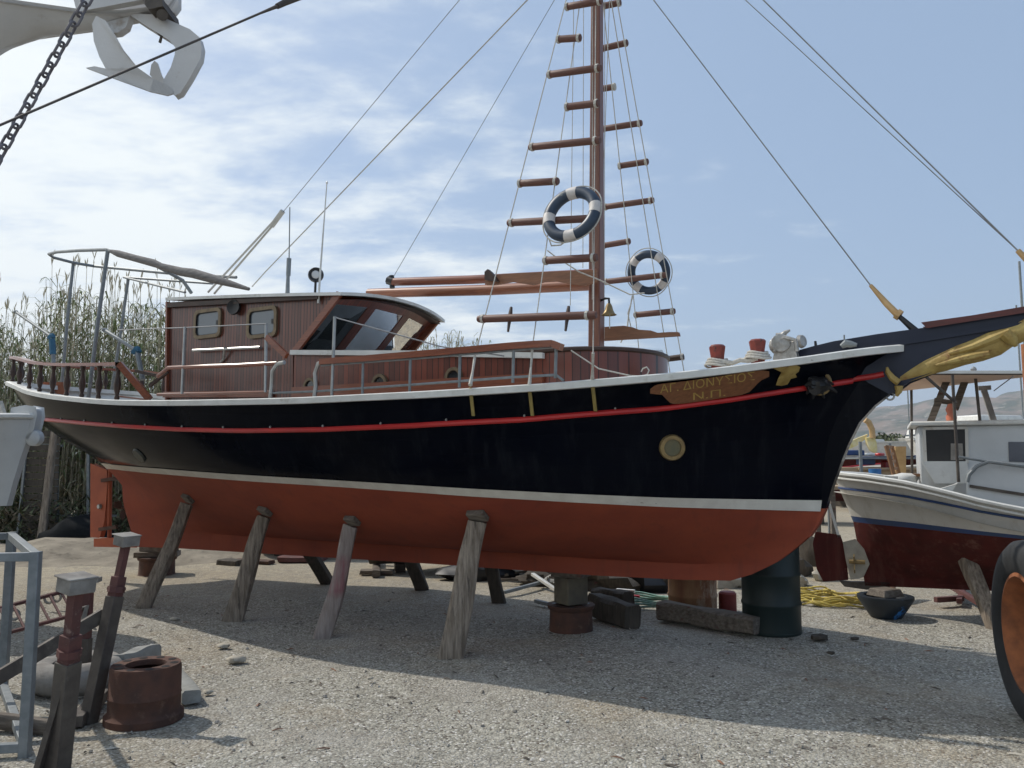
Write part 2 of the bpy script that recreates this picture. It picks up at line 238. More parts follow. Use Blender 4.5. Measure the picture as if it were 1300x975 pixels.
# ---------------------------------------------------------------- mesh builder
OFF = {}
def frame_of(d):
    d = d.normalized(); up = Vector((0, 0, 1)) if abs(d.z) < .93 else Vector((1, 0, 0))
    x = d.cross(up).normalized(); y = x.cross(d).normalized(); return x, y
class MB:
    def __init__(s): s.v = []; s.f = []; s.m = []; s.sm = []
    def add(s, vs, fs, mi=0, smooth=False):
        o = len(s.v); s.v += [Vector(p) for p in vs]
        for f in fs: s.f.append([i + o for i in f]); s.m.append(mi); s.sm.append(smooth)
        return s
    def box(s, c, size, rot=None, mi=0, top=None):
        hx, hy, hz = [a / 2 for a in size]; tx, ty = top or (1, 1)
        vs = [Vector((x * hx * (tx if z > 0 else 1), y * hy * (ty if z > 0 else 1), z * hz)) for z in (-1, 1) for x, y in ((-1, -1), (1, -1), (1, 1), (-1, 1))]
        if rot is not None: vs = [rot @ q for q in vs]
        return s.add([q + Vector(c) for q in vs], [(3, 2, 1, 0), (4, 5, 6, 7), (0, 1, 5, 4), (1, 2, 6, 5), (2, 3, 7, 6), (3, 0, 4, 7)], mi)
    def tube(s, pts, r, n=8, mi=0, closed=False, flat=1.0, cap=True, smooth=True, ref=None):
        pts = [Vector(p) for p in pts]; k = len(pts); rr = r if isinstance(r, (list, tuple)) else [r] * k
        vs = []; px = None
        for i, p in enumerate(pts):
            if closed: d = pts[(i + 1) % k] - pts[i - 1]
            else: d = pts[min(i + 1, k - 1)] - pts[max(i - 1, 0)]
            if d.length < 1e-9: d = Vector((0, 0, 1))
            d.normalize()
            if px is None:
                x, y = frame_of(d); y = d.cross(x)
                if ref is not None: x = (Vector(ref) - Vector(ref).dot(d) * d).normalized(); y = d.cross(x)
            else:
                x = px - px.dot(d) * d; x.normalize(); y = d.cross(x)
            px = x
            for j in range(n):
                a = 2 * math.pi * (j + .5) / n
                vs.append(p + (x * math.cos(a) + y * math.sin(a) * flat) * rr[i])
        fs = []
        for i in range(k if closed else k - 1):
            for j in range(n):
                a = i * n + j; b = i * n + (j + 1) % n; i2 = (i + 1) % k
                fs.append((a, b, i2 * n + (j + 1) % n, i2 * n + j))
        o = s.add(vs, fs, mi, smooth)
        if cap and not closed: base = len(s.v) - len(vs); s.f.append(list(range(base + n - 1, base - 1, -1))); s.m.append(mi); s.sm.append(False); s.f.append(list(range(base + (k - 1) * n, base + k * n))); s.m.append(mi); s.sm.append(False)
        return s
    def bar(s, p0, p1, wd, ht, mi=0, ref=(0, 0, 1)):      # rectangular bar between two points
        p0, p1 = Vector(p0), Vector(p1); d = (p1 - p0).normalized(); y = Vector(ref) - Vector(ref).dot(d) * d
        if y.length < 1e-4: y = frame_of(d)[1]
        y.normalize(); x = d.cross(y)
        vs = [p + x * a * wd / 2 + y * b * ht / 2 for p in (p0, p1) for a, b in ((-1, -1), (1, -1), (1, 1), (-1, 1))]
        return s.add(vs, [(0, 1, 2, 3), (7, 6, 5, 4), (0, 4, 5, 1), (1, 5, 6, 2), (2, 6, 7, 3), (3, 7, 4, 0)], mi)
    def lathe(s, prof, c=(0, 0, 0), axis=(0, 0, 1), n=24, mi=0, smooth=True, wob=0):
        ax = Vector(axis).normalized(); x, y = frame_of(ax); c = Vector(c); vs = []
        for r, h in prof:
            for j in range(n):
                a = 2 * math.pi * j / n; q = r * (1 + wob * math.sin(3 * a + h * 9)); vs.append(c + ax * h + (x * math.cos(a) + y * math.sin(a)) * q)
        fs = [(i * n + j, i * n + (j + 1) % n, (i + 1) * n + (j + 1) % n, (i + 1) * n + j) for i in range(len(prof) - 1) for j in range(n)]
        s.add(vs, fs, mi, smooth); return s
    def disc(s, c, axis, r, n=20, mi=0):
        ax = Vector(axis).normalized(); x, y = frame_of(ax)
        return s.add([Vector(c) + (x * math.cos(2 * math.pi * j / n) + y * math.sin(2 * math.pi * j / n)) * r for j in range(n)], [tuple(range(n))], mi)
    def prism(s, poly, off, mi=0):                        # polygon (3D points) extruded by vector off
        n = len(poly); vs = [Vector(p) for p in poly] + [Vector(p) + Vector(off) for p in poly]
        return s.add(vs, [tuple(range(n)), tuple(range(2 * n - 1, n - 1, -1))] + [(i, (i + 1) % n, n + (i + 1) % n, n + i) for i in range(n)], mi)
    def grid(s, rows, mi=0, smooth=True, mif=None):
        nr, nc = len(rows), len(rows[0]); o = len(s.v)
        s.v += [Vector(p) for r_ in rows for p in r_]
        for i in range(nr - 1):
            for j in range(nc - 1):
                s.f.append([o + i * nc + j, o + i * nc + j + 1, o + (i + 1) * nc + j + 1, o + (i + 1) * nc + j]); s.m.append(mif(i, j) if mif else mi); s.sm.append(smooth)
        return s
    def blob(s, c, r, n=10, seed=0, squash=(1, 1, 1), amp=.18, mi=0, smooth=True):
        rd = random.Random(seed); ph = [rd.uniform(0, 6) for _ in range(6)]; rows = []
        for i in range(n + 1):
            th = math.pi * i / n; row = []
            for j in range(2 * n + 1):
                a = math.pi * j / n
                d = Vector((math.sin(th) * math.cos(a), math.sin(th) * math.sin(a), math.cos(th)))
                k = 1 + amp * (math.sin(3 * d.x + ph[0]) * math.sin(2.5 * d.y + ph[1]) + .6 * math.sin(5 * d.z + ph[2] + 4 * d.x) + .4 * math.sin(7 * d.y + ph[3]) * math.sin(6 * d.x + ph[4]))
                row.append(Vector(c) + Vector((d.x * squash[0], d.y * squash[1], d.z * squash[2])) * r * k)
            rows.append(row)
        return s.grid(rows, mi, smooth)
    def build(s, name, mats, parent=None, label=None, bevel=0, wn=False):
        if parent is not None: off = OFF[parent.name]
        else:
            xs = [p.x for p in s.v]; ys = [p.y for p in s.v]; zs = [p.z for p in s.v]
            off = Vector(((min(xs) + max(xs)) / 2, (min(ys) + max(ys)) / 2, min(zs)))
        me = bpy.data.meshes.new(name); me.from_pydata([p - off for p in s.v], [], s.f)
        for mt in (mats if isinstance(mats, (list, tuple)) else [mats]): me.materials.append(K[mt] if isinstance(mt, str) else mt)
        me.polygons.foreach_set('material_index', s.m); me.polygons.foreach_set('use_smooth', s.sm); me.update(); me.set_sharp_from_angle(angle=R(42))
        o = bpy.data.objects.new(name, me); C.objects.link(o); OFF[o.name] = off if parent is not None else off
        if parent is not None: o.parent = parent
        else: o.location = off
        if label: o['label'] = label
        if bevel:
            b = o.modifiers.new('bevel', 'BEVEL'); b.width = bevel; b.segments = 2; b.limit_method = 'ANGLE'; b.angle_limit = R(35)
        return o
def tag(o, label, cat, group=None):
    o['label'] = label; o['category'] = cat
    if group: o['group'] = group
    return o
def kind(o, k): o['kind'] = k; return o
def thing(name, label, cat, loc=(0, 0, 0), rz=0, group=None, local=False):
    o = bpy.data.objects.new(name, None); C.objects.link(o); o.location = loc; o.rotation_euler = (0, 0, rz); o.empty_display_size = .2
    OFF[o.name] = Vector((0, 0, 0)) if local else Vector(loc)
    return tag(o, label, cat, group)

# ---------------------------------------------------------------- ground
gm = bpy.data.materials.new('gravel'); gm.use_nodes = True; t = gm.node_tree; n = t.nodes; l = t.links; bs = n['Principled BSDF']; bs.inputs['Roughness'].default_value = .95; bs.inputs['Specular IOR Level'].default_value = .25
tcn = n.new('ShaderNodeTexCoord')
def gnoise(sc, det=4, rg=.6):
    q = n.new('ShaderNodeTexNoise'); q.inputs['Scale'].default_value = sc; q.inputs['Detail'].default_value = det; q.inputs['Roughness'].default_value = rg; l.new(tcn.outputs['Object'], q.inputs['Vector']); return q.outputs[0]
def gvor(sc):
    q = n.new('ShaderNodeTexVoronoi'); q.inputs['Scale'].default_value = sc; l.new(tcn.outputs['Object'], q.inputs['Vector']); return q
def gmr(src, a, b, c=0, d=1):
    q = n.new('ShaderNodeMapRange'); q.inputs[1].default_value = a; q.inputs[2].default_value = b; q.inputs[3].default_value = c; q.inputs[4].default_value = d; l.new(src, q.inputs[0]); return q.outputs[0]
def gmix(f, a, b, bl='MIX'):
    q = n.new('ShaderNodeMix'); q.data_type = 'RGBA'; q.blend_type = bl
    if hasattr(f, 'links'): l.new(f, q.inputs[0])
    else: q.inputs[0].default_value = f
    for k_, x in ((6, a), (7, b)):
        if hasattr(x, 'links'): l.new(x, q.inputs[k_])
        else: q.inputs[k_].default_value = (*x, 1)
    return q.outputs[2]
v1 = gvor(60); v2 = gvor(26)
sepc = n.new('ShaderNodeSeparateColor'); l.new(v1.outputs['Color'], sepc.inputs[0])
sepd = n.new('ShaderNodeSeparateColor'); l.new(v2.outputs['Color'], sepd.inputs[0])
stone_c = gmix(sepc.outputs[0], (.22, .21, .175), (.51, .49, .42))
stone_c = gmix(gmr(sepc.outputs[1], .86, .9), stone_c, (.70, .68, .63))
stone_c = gmix(gmr(sepc.outputs[2], .90, .93), stone_c, (.12, .10, .085))
big = gmix(sepd.outputs[0], (.36, .345, .29), (.60, .58, .50))
stone_c = gmix(gmr(sepd.outputs[1], .80, .82, 0, .8), stone_c, big)
base = gmix(gmr(gnoise(.5, 6, .65), .50, .68, 0, .50), stone_c, (.42, .32, .20))
base = gmix(gmr(gnoise(1.1, 8, .75), .50, .66, 0, .55), base, (.26, .235, .20))
base = gmix(gmr(gnoise(.9, 5, .6), .36, .50, .45, 0), base, (.50, .48, .43))
base = gmix(gmr(gnoise(9, 4, .6), .66, .74, 0, .6), base, (.13, .11, .09))
far_dirt = gmix(gmr(gnoise(7, 8, .75), .40, .62), (.50, .42, .29), (.30, .26, .20))
sx = n.new('ShaderNodeSeparateXYZ'); l.new(tcn.outputs['Object'], sx.inputs[0])
base = gmix(gmr(sx.outputs[1], 9.0, 12.0, 0, .75), base, far_dirt)
gap = gmr(v1.outputs['Distance'], .42, .62, 0, .42); base = gmix(gap, base, (.15, .135, .115))
l.new(base, bs.inputs['Base Color'])
bp = n.new('ShaderNodeBump'); bp.invert = True; bp.inputs['Strength'].default_value = .9; bp.inputs['Distance'].default_value = .008; l.new(v1.outputs['Distance'], bp.inputs['Height'])
bp2 = n.new('ShaderNodeBump'); bp2.inputs['Strength'].default_value = .8; bp2.inputs['Distance'].default_value = .06; l.new(gnoise(3.2, 9, .72), bp2.inputs['Height']); l.new(bp.outputs[0], bp2.inputs['Normal'])
l.new(bp2.outputs[0], bs.inputs['Normal'])
def hgt(x, y):                                           # gentle relief of the yard (kept level where things stand)
    a = .018 * math.sin(x * 1.3 + 1) * math.sin(y * 1.1) + .012 * math.sin(x * 3.1 + y * 2.2)
    return a * min(1, max(0, (y - 0) / 3)) - .012
m = MB(); rows = []
ys = [-60, -20, -6] + [i * .25 for i in range(0, 80)] + [22, 26, 32, 45, 70, 120, 250, 600, 1500, 4000]
xs = [-4000, -1200, -400, -120, -50, -25] + [-14 + i * .3 for i in range(0, 94)] + [22, 40, 90, 300, 1200, 4000]
for y in ys: rows.append([(x, y, hgt(x, y) if abs(x) < 20 and y < 25 else -.02) for x in xs])
m.grid(rows); g = m.build('ground', gm); g.location = (0, 0, 0); me = g.data
offv = Vector(((min(xs) + max(xs)) / 2, (min(ys) + max(ys)) / 2, min(p.z for p in m.v)))
g.location = offv; g.location = (0, 0, 0)
for vv in me.vertices: vv.co += offv
kind(g, 'structure')
def gpt(u, v): p = gnd(u, v); return Vector((p.x, p.y, hgt(p.x, p.y)))

# loose gravel: low-poly stones scattered near the camera
m = MB(); rd = random.Random(3)
for i in range(6500):
    y = 3.6 + 8 * rd.random() ** 1.5; x = (rd.random() * 1.5 - .75) * y; r = rd.uniform(.003, .008) * (1.0 if rd.random() < .97 else 2.4)
    c = Vector((x, y, hgt(x, y) + r * .3)); a = rd.uniform(0, 6.3); q = [Vector((math.cos(a + k * 1.5708) * r * rd.uniform(.7, 1.3), math.sin(a + k * 1.5708) * r * rd.uniform(.7, 1.3), 0)) for k in range(4)]
    tz = Vector((rd.uniform(-.3, .3) * r, rd.uniform(-.3, .3) * r, r * rd.uniform(.5, 1.0)))
    m.add([c + p for p in q] + [c + tz + p * .45 for p in q], [(0, 1, 5, 4), (1, 2, 6, 5), (2, 3, 7, 6), (3, 0, 4, 7), (4, 5, 6, 7)], rd.choice([0, 0, 0, 1, 2]))
gv = m.build('gravel_stones', [mat('pebble_a', (.42, .39, .35)), mat('pebble_b', (.58, .55, .50)), mat('pebble_c', (.22, .20, .17))]); kind(gv, 'stuff'); gv['label'] = 'loose pale gravel strewn over the yard ground'

# splinters and dark grit
m = MB(); rd = random.Random(12)
for i in range(260):
    y = 4.2 + 7 * rd.random(); x = (rd.random() * 1.3 - .62) * y; a = rd.uniform(0, 6.3); L_ = rd.uniform(.01, .05); q = Vector((x, y, hgt(x, y) + .006)); d = Vector((math.cos(a) * L_, math.sin(a) * L_, rd.uniform(-.002, .006))); s_ = Vector((-math.sin(a), math.cos(a), 0)) * rd.uniform(.003, .010)
    m.add([q - d - s_, q - d + s_, q + d + s_ * .6, q + d - s_ * .6, q + Vector((0, 0, .01))], [(0, 1, 4), (1, 2, 4), (2, 3, 4), (3, 0, 4)], rd.choice([0, 0, 1, 2]))
o = m.build('splinters', [mat('dark_grit', (.09, .075, .06)), mat('pale_splinter', (.55, .50, .42)), mat('rust_flake', (.25, .13, .08))]); kind(o, 'stuff'); o['label'] = 'splinters, rust flakes and dark grit scattered on the gravel'

# ---------------------------------------------------------------- hills
hm = mat('hill_scrub', (.22, .175, .135), (.07, .085, .055), rough=1, vscale=.009, stretch=(1, 1, 3), thr=(.42, .58), dirt=(.34, .30, .25), dscale=.02, dthr=(.56, .66), spec=.1)
m = MB(); rows = []; rd = random.Random(5)
for i in range(26):
    t_ = i / 25; row = []
    for j in range(140):
        x = 200 + j * 22; y = 1500 + t_ * 1400
        ridge = lin(x, [(200, 0), (600, 15), (780, 65), (900, 118), (1150, 150), (1400, 175), (1900, 235), (2600, 260), (3400, 240)])
        hh = ridge * math.sin(min(1, t_ * 1.25) * 1.57) ** 1.1 * (1 + .10 * math.sin(x * .013 + 3 * t_) + .06 * math.sin(x * .041 + t_ * 9)) + 9 * math.sin(x * .03) * math.sin(t_ * 14) * t_
        row.append((x, y, hh - 2))
    rows.append(row)
m.grid(rows); kind(m.build('hills', hm), 'structure')

# ================================================================ THE BIG BOAT
boat = thing('wooden_sailing_boat', 'big navy wooden sailing boat with red underbody and brown wheelhouse, propped on the gravel', 'sailing boat', (A.ox, A.oy, 0), -R(30), local=True)
ZS = [(-9, 2.81), (-8.5, 2.78), (-8, 2.70), (-7.5, 2.60), (-7, 2.528), (-6.5, 2.471), (-6, 2.424), (-5.5, 2.378), (-5, 2.342), (-4, 2.297), (-3, 2.268), (-2, 2.251), (-1, 2.252), (0, 2.276), (1, 2.342), (1.5, 2.400), (2, 2.478), (2.5, 2.565), (2.8, 2.62)]
ZR = [(-9, 2.33), (-8.5, 2.31), (-8, 2.28), (-7, 2.215), (-6, 2.145), (-5, 2.08), (-4, 2.025), (-3, 1.99), (-2, 1.983), (-1, 1.998), (0, 2.034), (1, 2.118), (1.5, 2.195), (2, 2.285), (2.5, 2.381)]
ZW = [(-8, 1.63), (-7.5, 1.622), (-7, 1.616), (-6, 1.602), (-5, 1.582), (-4, 1.550), (-3, 1.518), (-2, 1.485), (-1, 1.445), (0, 1.399), (1, 1.346), (2.2, 1.300)]
ZK = [(-8, .49), (-6, .551), (-4, .579), (-2, .607), (0, .62), (.8, .64), (1.28, .664)]
BS = [(-9, 0), (-8.96, .40), (-8.85, .70), (-8.6, .95), (-8.3, 1.08), (-7, 1.38), (-5, 1.65), (-3, 1.75), (-1, 1.72), (0, 1.6), (1, 1.3), (2, .78), (2.45, .42), (2.70, .07)]
BR = [(-8.8, 0), (-8.74, .30), (-8.6, .52), (-8.3, .78), (-7, 1.24), (-5, 1.58), (-3, 1.70), (-1, 1.64), (0, 1.45), (.5, 1.26), (1, 1.0), (1.5, .70), (2, .38), (2.36, .07)]
BW = [(-7.65, .07), (-7.3, .2), (-6.5, .6), (-5, 1.15), (-3, 1.42), (-1, 1.4), (0, 1.2), (.5, 1.0), (1, .75), (1.7, .3), (2.05, .07)]
SF = [(.664, 1.28), (.739, 1.486), (.852, 1.687), (.958, 1.819), (1.076, 1.95), (1.156, 2.0), (1.304, 2.05), (1.60, 2.079), (1.83, 2.112), (1.992, 2.166), (2.146, 2.251), (2.304, 2.359), (2.486, 2.467), (2.576, 2.66), (2.63, 2.71)]
SA = [(.49, -6.96), (.74, -7.0), (1.11, -7.2), (1.37, -7.24), (1.50, -7.45), (1.62, -7.65), (2.0, -8.35), (2.32, -8.8), (2.60, -8.95), (2.81, -9.0)]
def sf(z): return clampl(z, SF)
def sa(z): return clampl(z, SA)
def gl(tab, p): a, b = tab[0][0], tab[-1][0]; return max(0, cr(a + (b - a) * p, tab))
zs_ = lambda s: cr(s, ZS)
zr_ = lambda s: lin(s, ZR)
zw_ = lambda s: lin(s, ZW)
zk_ = lambda s: clampl(s, ZK)
def half(s, z):
    p = (s - sa(z)) / (sf(z) - sa(z)); p = min(1, max(0, p)); zW, zR, zS = zw_(s), zr_(s), zs_(s)
    if z >= zR: tt = min(1.2, (z - zR) / (zS - zR)); return gl(BR, p) * (1 - tt) + gl(BS, p) * tt
    if z >= zW:
        tt = (z - zW) / (zR - zW); e = 1 - .35 * tt * (1 - tt) * 0
        a = gl(BW, p); b = gl(BR, p); return a + (b - a) * (tt ** (.72 if p > .1 else .9)) * e
    zk = zk_(min(s, 1.28)); q = (z - zk) / max(.05, zW - zk)
    if q < .2: return .07
    e = lin(p, [(0, 1.5), (.2, 1.0), (.45, .52), (.7, .55), (.9, .85), (1, 1)])
    return .07 + (gl(BW, p) - .07) * ((q - .2) / .8) ** e
def lev(kind_, tau, s):
    if kind_ == 'K': zk = zk_(min(s, 1.28)); return zk + (zw_(s) - zk) * tau
    if kind_ == 'W': return zw_(s) + (zr_(s) - zw_(s)) * tau
    return zr_(s) + (zs_(s) - zr_(s)) * tau
def level_pt(kind_, tau, p):
    s = -9 + 11.7 * p; z = 1.5
    for _ in range(30):
        z = lev(kind_, tau, s); a, b = sa(z), sf(z); s = s * .4 + (a + (b - a) * p) * .6
    return s, z
NP = 100
P_ = [(1 - math.cos(math.pi * i / NP)) / 2 for i in range(NP + 1)]
LEV = [('K', 0), ('K', .1), ('K', .2), ('K', .23), ('K', .28), ('K', .36), ('K', .46), ('K', .56), ('K', .66), ('K', .76), ('K', .86), ('K', .94), ('W', 0), ('W', .04), ('W', .1), ('W', .2), ('W', .32), ('W', .45), ('W', .6), ('W', .75), ('W', .9), ('R', 0), ('R', .25), ('R', .5), ('R', .75), ('R', 1)]
rows_s = []
for kd, tau in LEV:
    row = []
    for p in P_:
        s, z = level_pt(kd, tau, p); row.append(Vector((s, -half(s, z), z)))
    rows_s.append(row)
NWL = LEV.index(('W', 0))
m = MB()
mf = lambda i, j: 1 if i < NWL else 0
m.grid(rows_s, mif=mf); m.grid([[Vector((q.x, -q.y, q.z)) for q in r_] for r_ in rows_s][::-1], mif=lambda i, j: 1 if (len(LEV) - 2 - i) < NWL else 0)
r0 = rows_s[0]; m.grid([[Vector((q.x, -q.y, q.z)) for q in r0], r0], mi=1, smooth=False)
colA = [r_[0] for r_ in rows_s]; m.grid([colA, [Vector((q.x, -q.y, q.z)) for q in colA]], mi=1, smooth=False, mif=lambda i, j: 1 if j < NWL else 0)
hull = m.build('hull', ['navy', 'antifoul'], boat)
def hull_hit(u, v, out_=0.0):                            # where the starboard planking is seen at this point of the photo
    b = 1.3
    for _ in range(40):
        q = A.on(u, v, b); nb = half(q.x, q.z); b += (nb + out_ - b) * .5
    return A.on(u, v, b)
def rib(kd, t0, t1, off, name, mt, p0=0.0, p1=1.0):
    m = MB(); n_ = 90
    for sgn in (-1, 1):
        ra, rb = [], []
        for i in range(n_ + 1):
            p = p0 + (p1 - p0) * (1 - math.cos(math.pi * i / n_)) / 2
            for tt, rr in ((t0, ra), (t1, rb)):
                kk = kd; tv = tt
                if kd == 'W' and tt < 0: kk = 'K'; tv = 1 + tt
                s, z = level_pt(kk, tv, p); rr.append(Vector((s, sgn * (half(s, z) + off), z)))
        m.grid([ra, rb] if sgn < 0 else [rb, ra])
    return m.build(name, mt, hull)
rib('W', -.035, .07, .012, 'boot_stripe', 'whitestripe')
def side_line(kd, tau, off, p0, p1, n_, dz=0.0, sgn=-1):
    r_ = []
    for i in range(n_ + 1):
        p = p0 + (p1 - p0) * i / n_; s, z = level_pt(kd, tau, p); r_.append(Vector((s, sgn * (half(s, z) + off), z + dz)))
    return r_
def cosl(a, b, n_): return [a + (b - a) * (1 - math.cos(math.pi * i / n_)) / 2 for i in range(n_ + 1)]
def wrap_line(kd, tau, off, p1, dz=0.0, n_=90):          # from the bow round the stern to the other bow
    L_ = []
    for p in cosl(0, p1, n_):
        s, z = level_pt(kd, tau, p); L_.append(Vector((s - (off if p < .004 else 0), -(half(s, z) + off), z + dz)))
    L_[0].y = 0
    return [q.copy() for q in L_[::-1]] + [Vector((q.x, -q.y, q.z)) for q in L_[1:]]
m = MB(); m.tube(wrap_line('R', 0, .008, .995), .024, n=8); m.build('rub_rail', 'red', hull)
# cap rail: flat rectangular strip along the sheer
m = MB(); path = wrap_line('R', 1, 0, 1.0, n_=110)
prev = None; ring = []
for i, q in enumerate(path):
    d = path[min(i + 1, len(path) - 1)] - path[max(i - 1, 0)]; d.z = 0; d.normalize(); o_ = Vector((d.y, -d.x, 0)) * -1
    ring.append([q + o_ * .05 + Vector((0, 0, -.03)), q + o_ * .055 + Vector((0, 0, .02)), q + o_ * .03 + Vector((0, 0, .03)), q - o_ * .10 + Vector((0, 0, .03)), q - o_ * .10 + Vector((0, 0, -.03)), q + o_ * .05 + Vector((0, 0, -.03))])
m.grid(ring, smooth=False); cap = m.build('cap_rail', 'white', hull)
# inner bulwark and deck
inn = []; dk = []
for p in P_:
    s, z = level_pt('R', 1, p); b = max(0, half(s, z) - .06); inn += [[Vector((s, -max(0, min(b, half(s, z - dz_) - .06)), z - dz_)) for dz_ in (.01, .09, .18, .27, .36)]] if s < 2.30 else []; dk += [(s, max(0, min(b, half(s, z - .34) - .06)), z - .34)] if s < 2.30 else []
m = MB(); m.grid(inn, smooth=True); m.grid([[Vector((q.x, -q.y, q.z)) for q in r_] for r_ in inn]); m.build('bulwark', 'white', hull)
m = MB(); m.grid([[Vector((s, -b, z)), Vector((s, 0, z + .03)), Vector((s, b, z))] for s, b, z in dk], smooth=True); m.build('deck', 'deck', hull)
# rail bolts
m = MB(); m.prism([Vector((2.1, -.62, zs_(2.1) - .02)), Vector((2.45, -.36, zs_(2.45) - .02)), Vector((2.7, -.06, zs_(2.7) - .02)), Vector((2.7, .06, zs_(2.7) - .02)), Vector((2.45, .36, zs_(2.45) - .02)), Vector((2.1, .62, zs_(2.1) - .02))], (0, 0, .025)); m.build('breasthook', 'deck', hull)
m = MB(); m.tube([Vector((q.x, q.y, q.z)) for q in [A.on(1046, 488.5, .20), A.on(1066, 485, .12), A.on(1085, 481, .10), A.on(1106, 478, .09), A.on(1122, 475, .085)]], .024, n=8); m.build('rub_rail_end', 'red', hull)
for p in [.05 + .062 * i for i in range(15)]:
    s, z = level_pt('R', 0, p); MB().blob((s, -(half(s, z) + .022), z + .03), .011, n=4).build('rail_bolt', 'steel', hull)
# stem timber and beak
stem_o = [A.on(*q, 0) for q in [(1030, 681), (1041, 665), (1050, 645), (1058, 618), (1069, 588), (1078, 565), (1092, 537), (1111, 516), (1131, 500), (1148, 484)]]
stem_i = [A.on(*q, 0) for q in [(1016, 681), (1024, 664), (1032, 645), (1034, 610), (1036, 585), (1042, 563), (1054, 534), (1074, 505), (1094, 484), (1120, 462)]]
m = MB(); poly = stem_o + stem_i[::-1]; off = Vector((0, .15, 0))
n_ = len(stem_o)
for i in range(n_ - 1):
    quad = [stem_o[i], stem_o[i + 1], stem_i[i + 1], stem_i[i]]; m.prism([q - Vector((0, .075, 0)) for q in quad], off, mi=1 if i < 2 else 0)
m.build('stem_timber', ['navy', 'antifoul'], hull)
def slab(pts, b, th=.0): return [A.on(u, v, b) for u, v in pts]
beak = [(1008, 450), (1035, 442.5), (1060, 436.5), (1115, 427.5), (1171, 420), (1235, 410), (1300, 400), (1440, 378), (1440, 392), (1340, 407), (1290, 425), (1240, 446), (1195, 468), (1155, 484), (1131, 500), (1105, 486), (1085, 470), (1010, 468)]
m = MB(); m.prism([q - Vector((0, .09, 0)) for q in slab(beak, 0)], (0, .18, 0)); bsp = m.build('bowsprit', 'navyflat', boat, bevel=.01)
m = MB(); m.prism([q - Vector((0, .12, 0)) for q in slab([(1173, 413), (1235, 404.5), (1300, 393.5), (1440, 371), (1440, 377), (1300, 399), (1235, 409), (1178, 418)], 0)], (0, .24, 0)); m.build('walkway_plank', 'maroon', bsp, bevel=.008)
m = MB(); q0, q1 = A.on(1100, 443, .10), A.on(1300, 411, .10); m.bar(q0, q1, .012, .03); m.build('bead_moulding', 'navyflat', bsp)
# gilded figurehead along the beak
m = MB()
sp_ = [(1141, 497, 4), (1138, 488, 5.5), (1145, 481, 7), (1160, 474, 9), (1178, 466, 11), (1198, 459, 13), (1220, 450.5, 14.5), (1242, 444, 16), (1262, 436, 17), (1280, 427, 14), (1296, 421, 13), (1315, 412, 15), (1340, 403, 15), (1365, 397, 10), (1385, 392, 6)]
for sg in (1,):
    m.tube([A.on(u, v, .06 * sg) for u, v, r in sp_], [r / 1014 * 6.0 for u, v, r in sp_], n=14, flat=.8, ref=(0, 0, 1))
m.tube([A.on(u, v, .15) for u, v in [(1141, 486), (1133, 480), (1127, 472), (1126, 466)]], [.03, .028, .022, .008], n=8)
m.tube([A.on(u, v, .12) for u, v in [(1141, 490), (1141, 497), (1138, 503)]], [.034, .026, .012], n=8)
m.tube([A.on(u, v, .13) for u, v in [(1205, 449), (1235, 441), (1262, 430), (1282, 420)]], [.014, .03, .036, .02], n=8)
m.tube([A.on(u, v, .14) for u, v in [(1188, 464), (1216, 457), (1240, 452), (1256, 449)]], [.01, .026, .034, .03], n=8)
m.tube([A.on(u, v, .14) for u, v in [(1276, 424), (1286, 433), (1290, 440)]], [.05, .042, .012], n=8)
m.blob(A.on(1372, 392, .06), .09, n=8, seed=4, amp=.1)
fig = m.build('figurehead', 'gold', bsp, label='gilded carved mermaid figurehead under the bowsprit')
# nameboard with carved lettering, ornament, hawse and stowed anchor
board = [(826, 492), (833, 488.5), (842, 487), (870, 484), (905, 479), (941, 473), (968, 470), (976, 471.5), (977, 478), (965, 483.5), (958, 491), (952, 497.5), (941, 501.5), (900, 508), (868, 512.5), (856, 513), (849, 511), (842, 501.5), (828.5, 500), (825, 496)]
m = MB(); o1 = [hull_hit(u, v, .012) for u, v in board]; o2 = [q + Vector((0, -.022, 0)) for q in o1]
cu = [hull_hit(u, 491, .034) for u in range(826, 978, 15)]
nb = len(board); cen = []
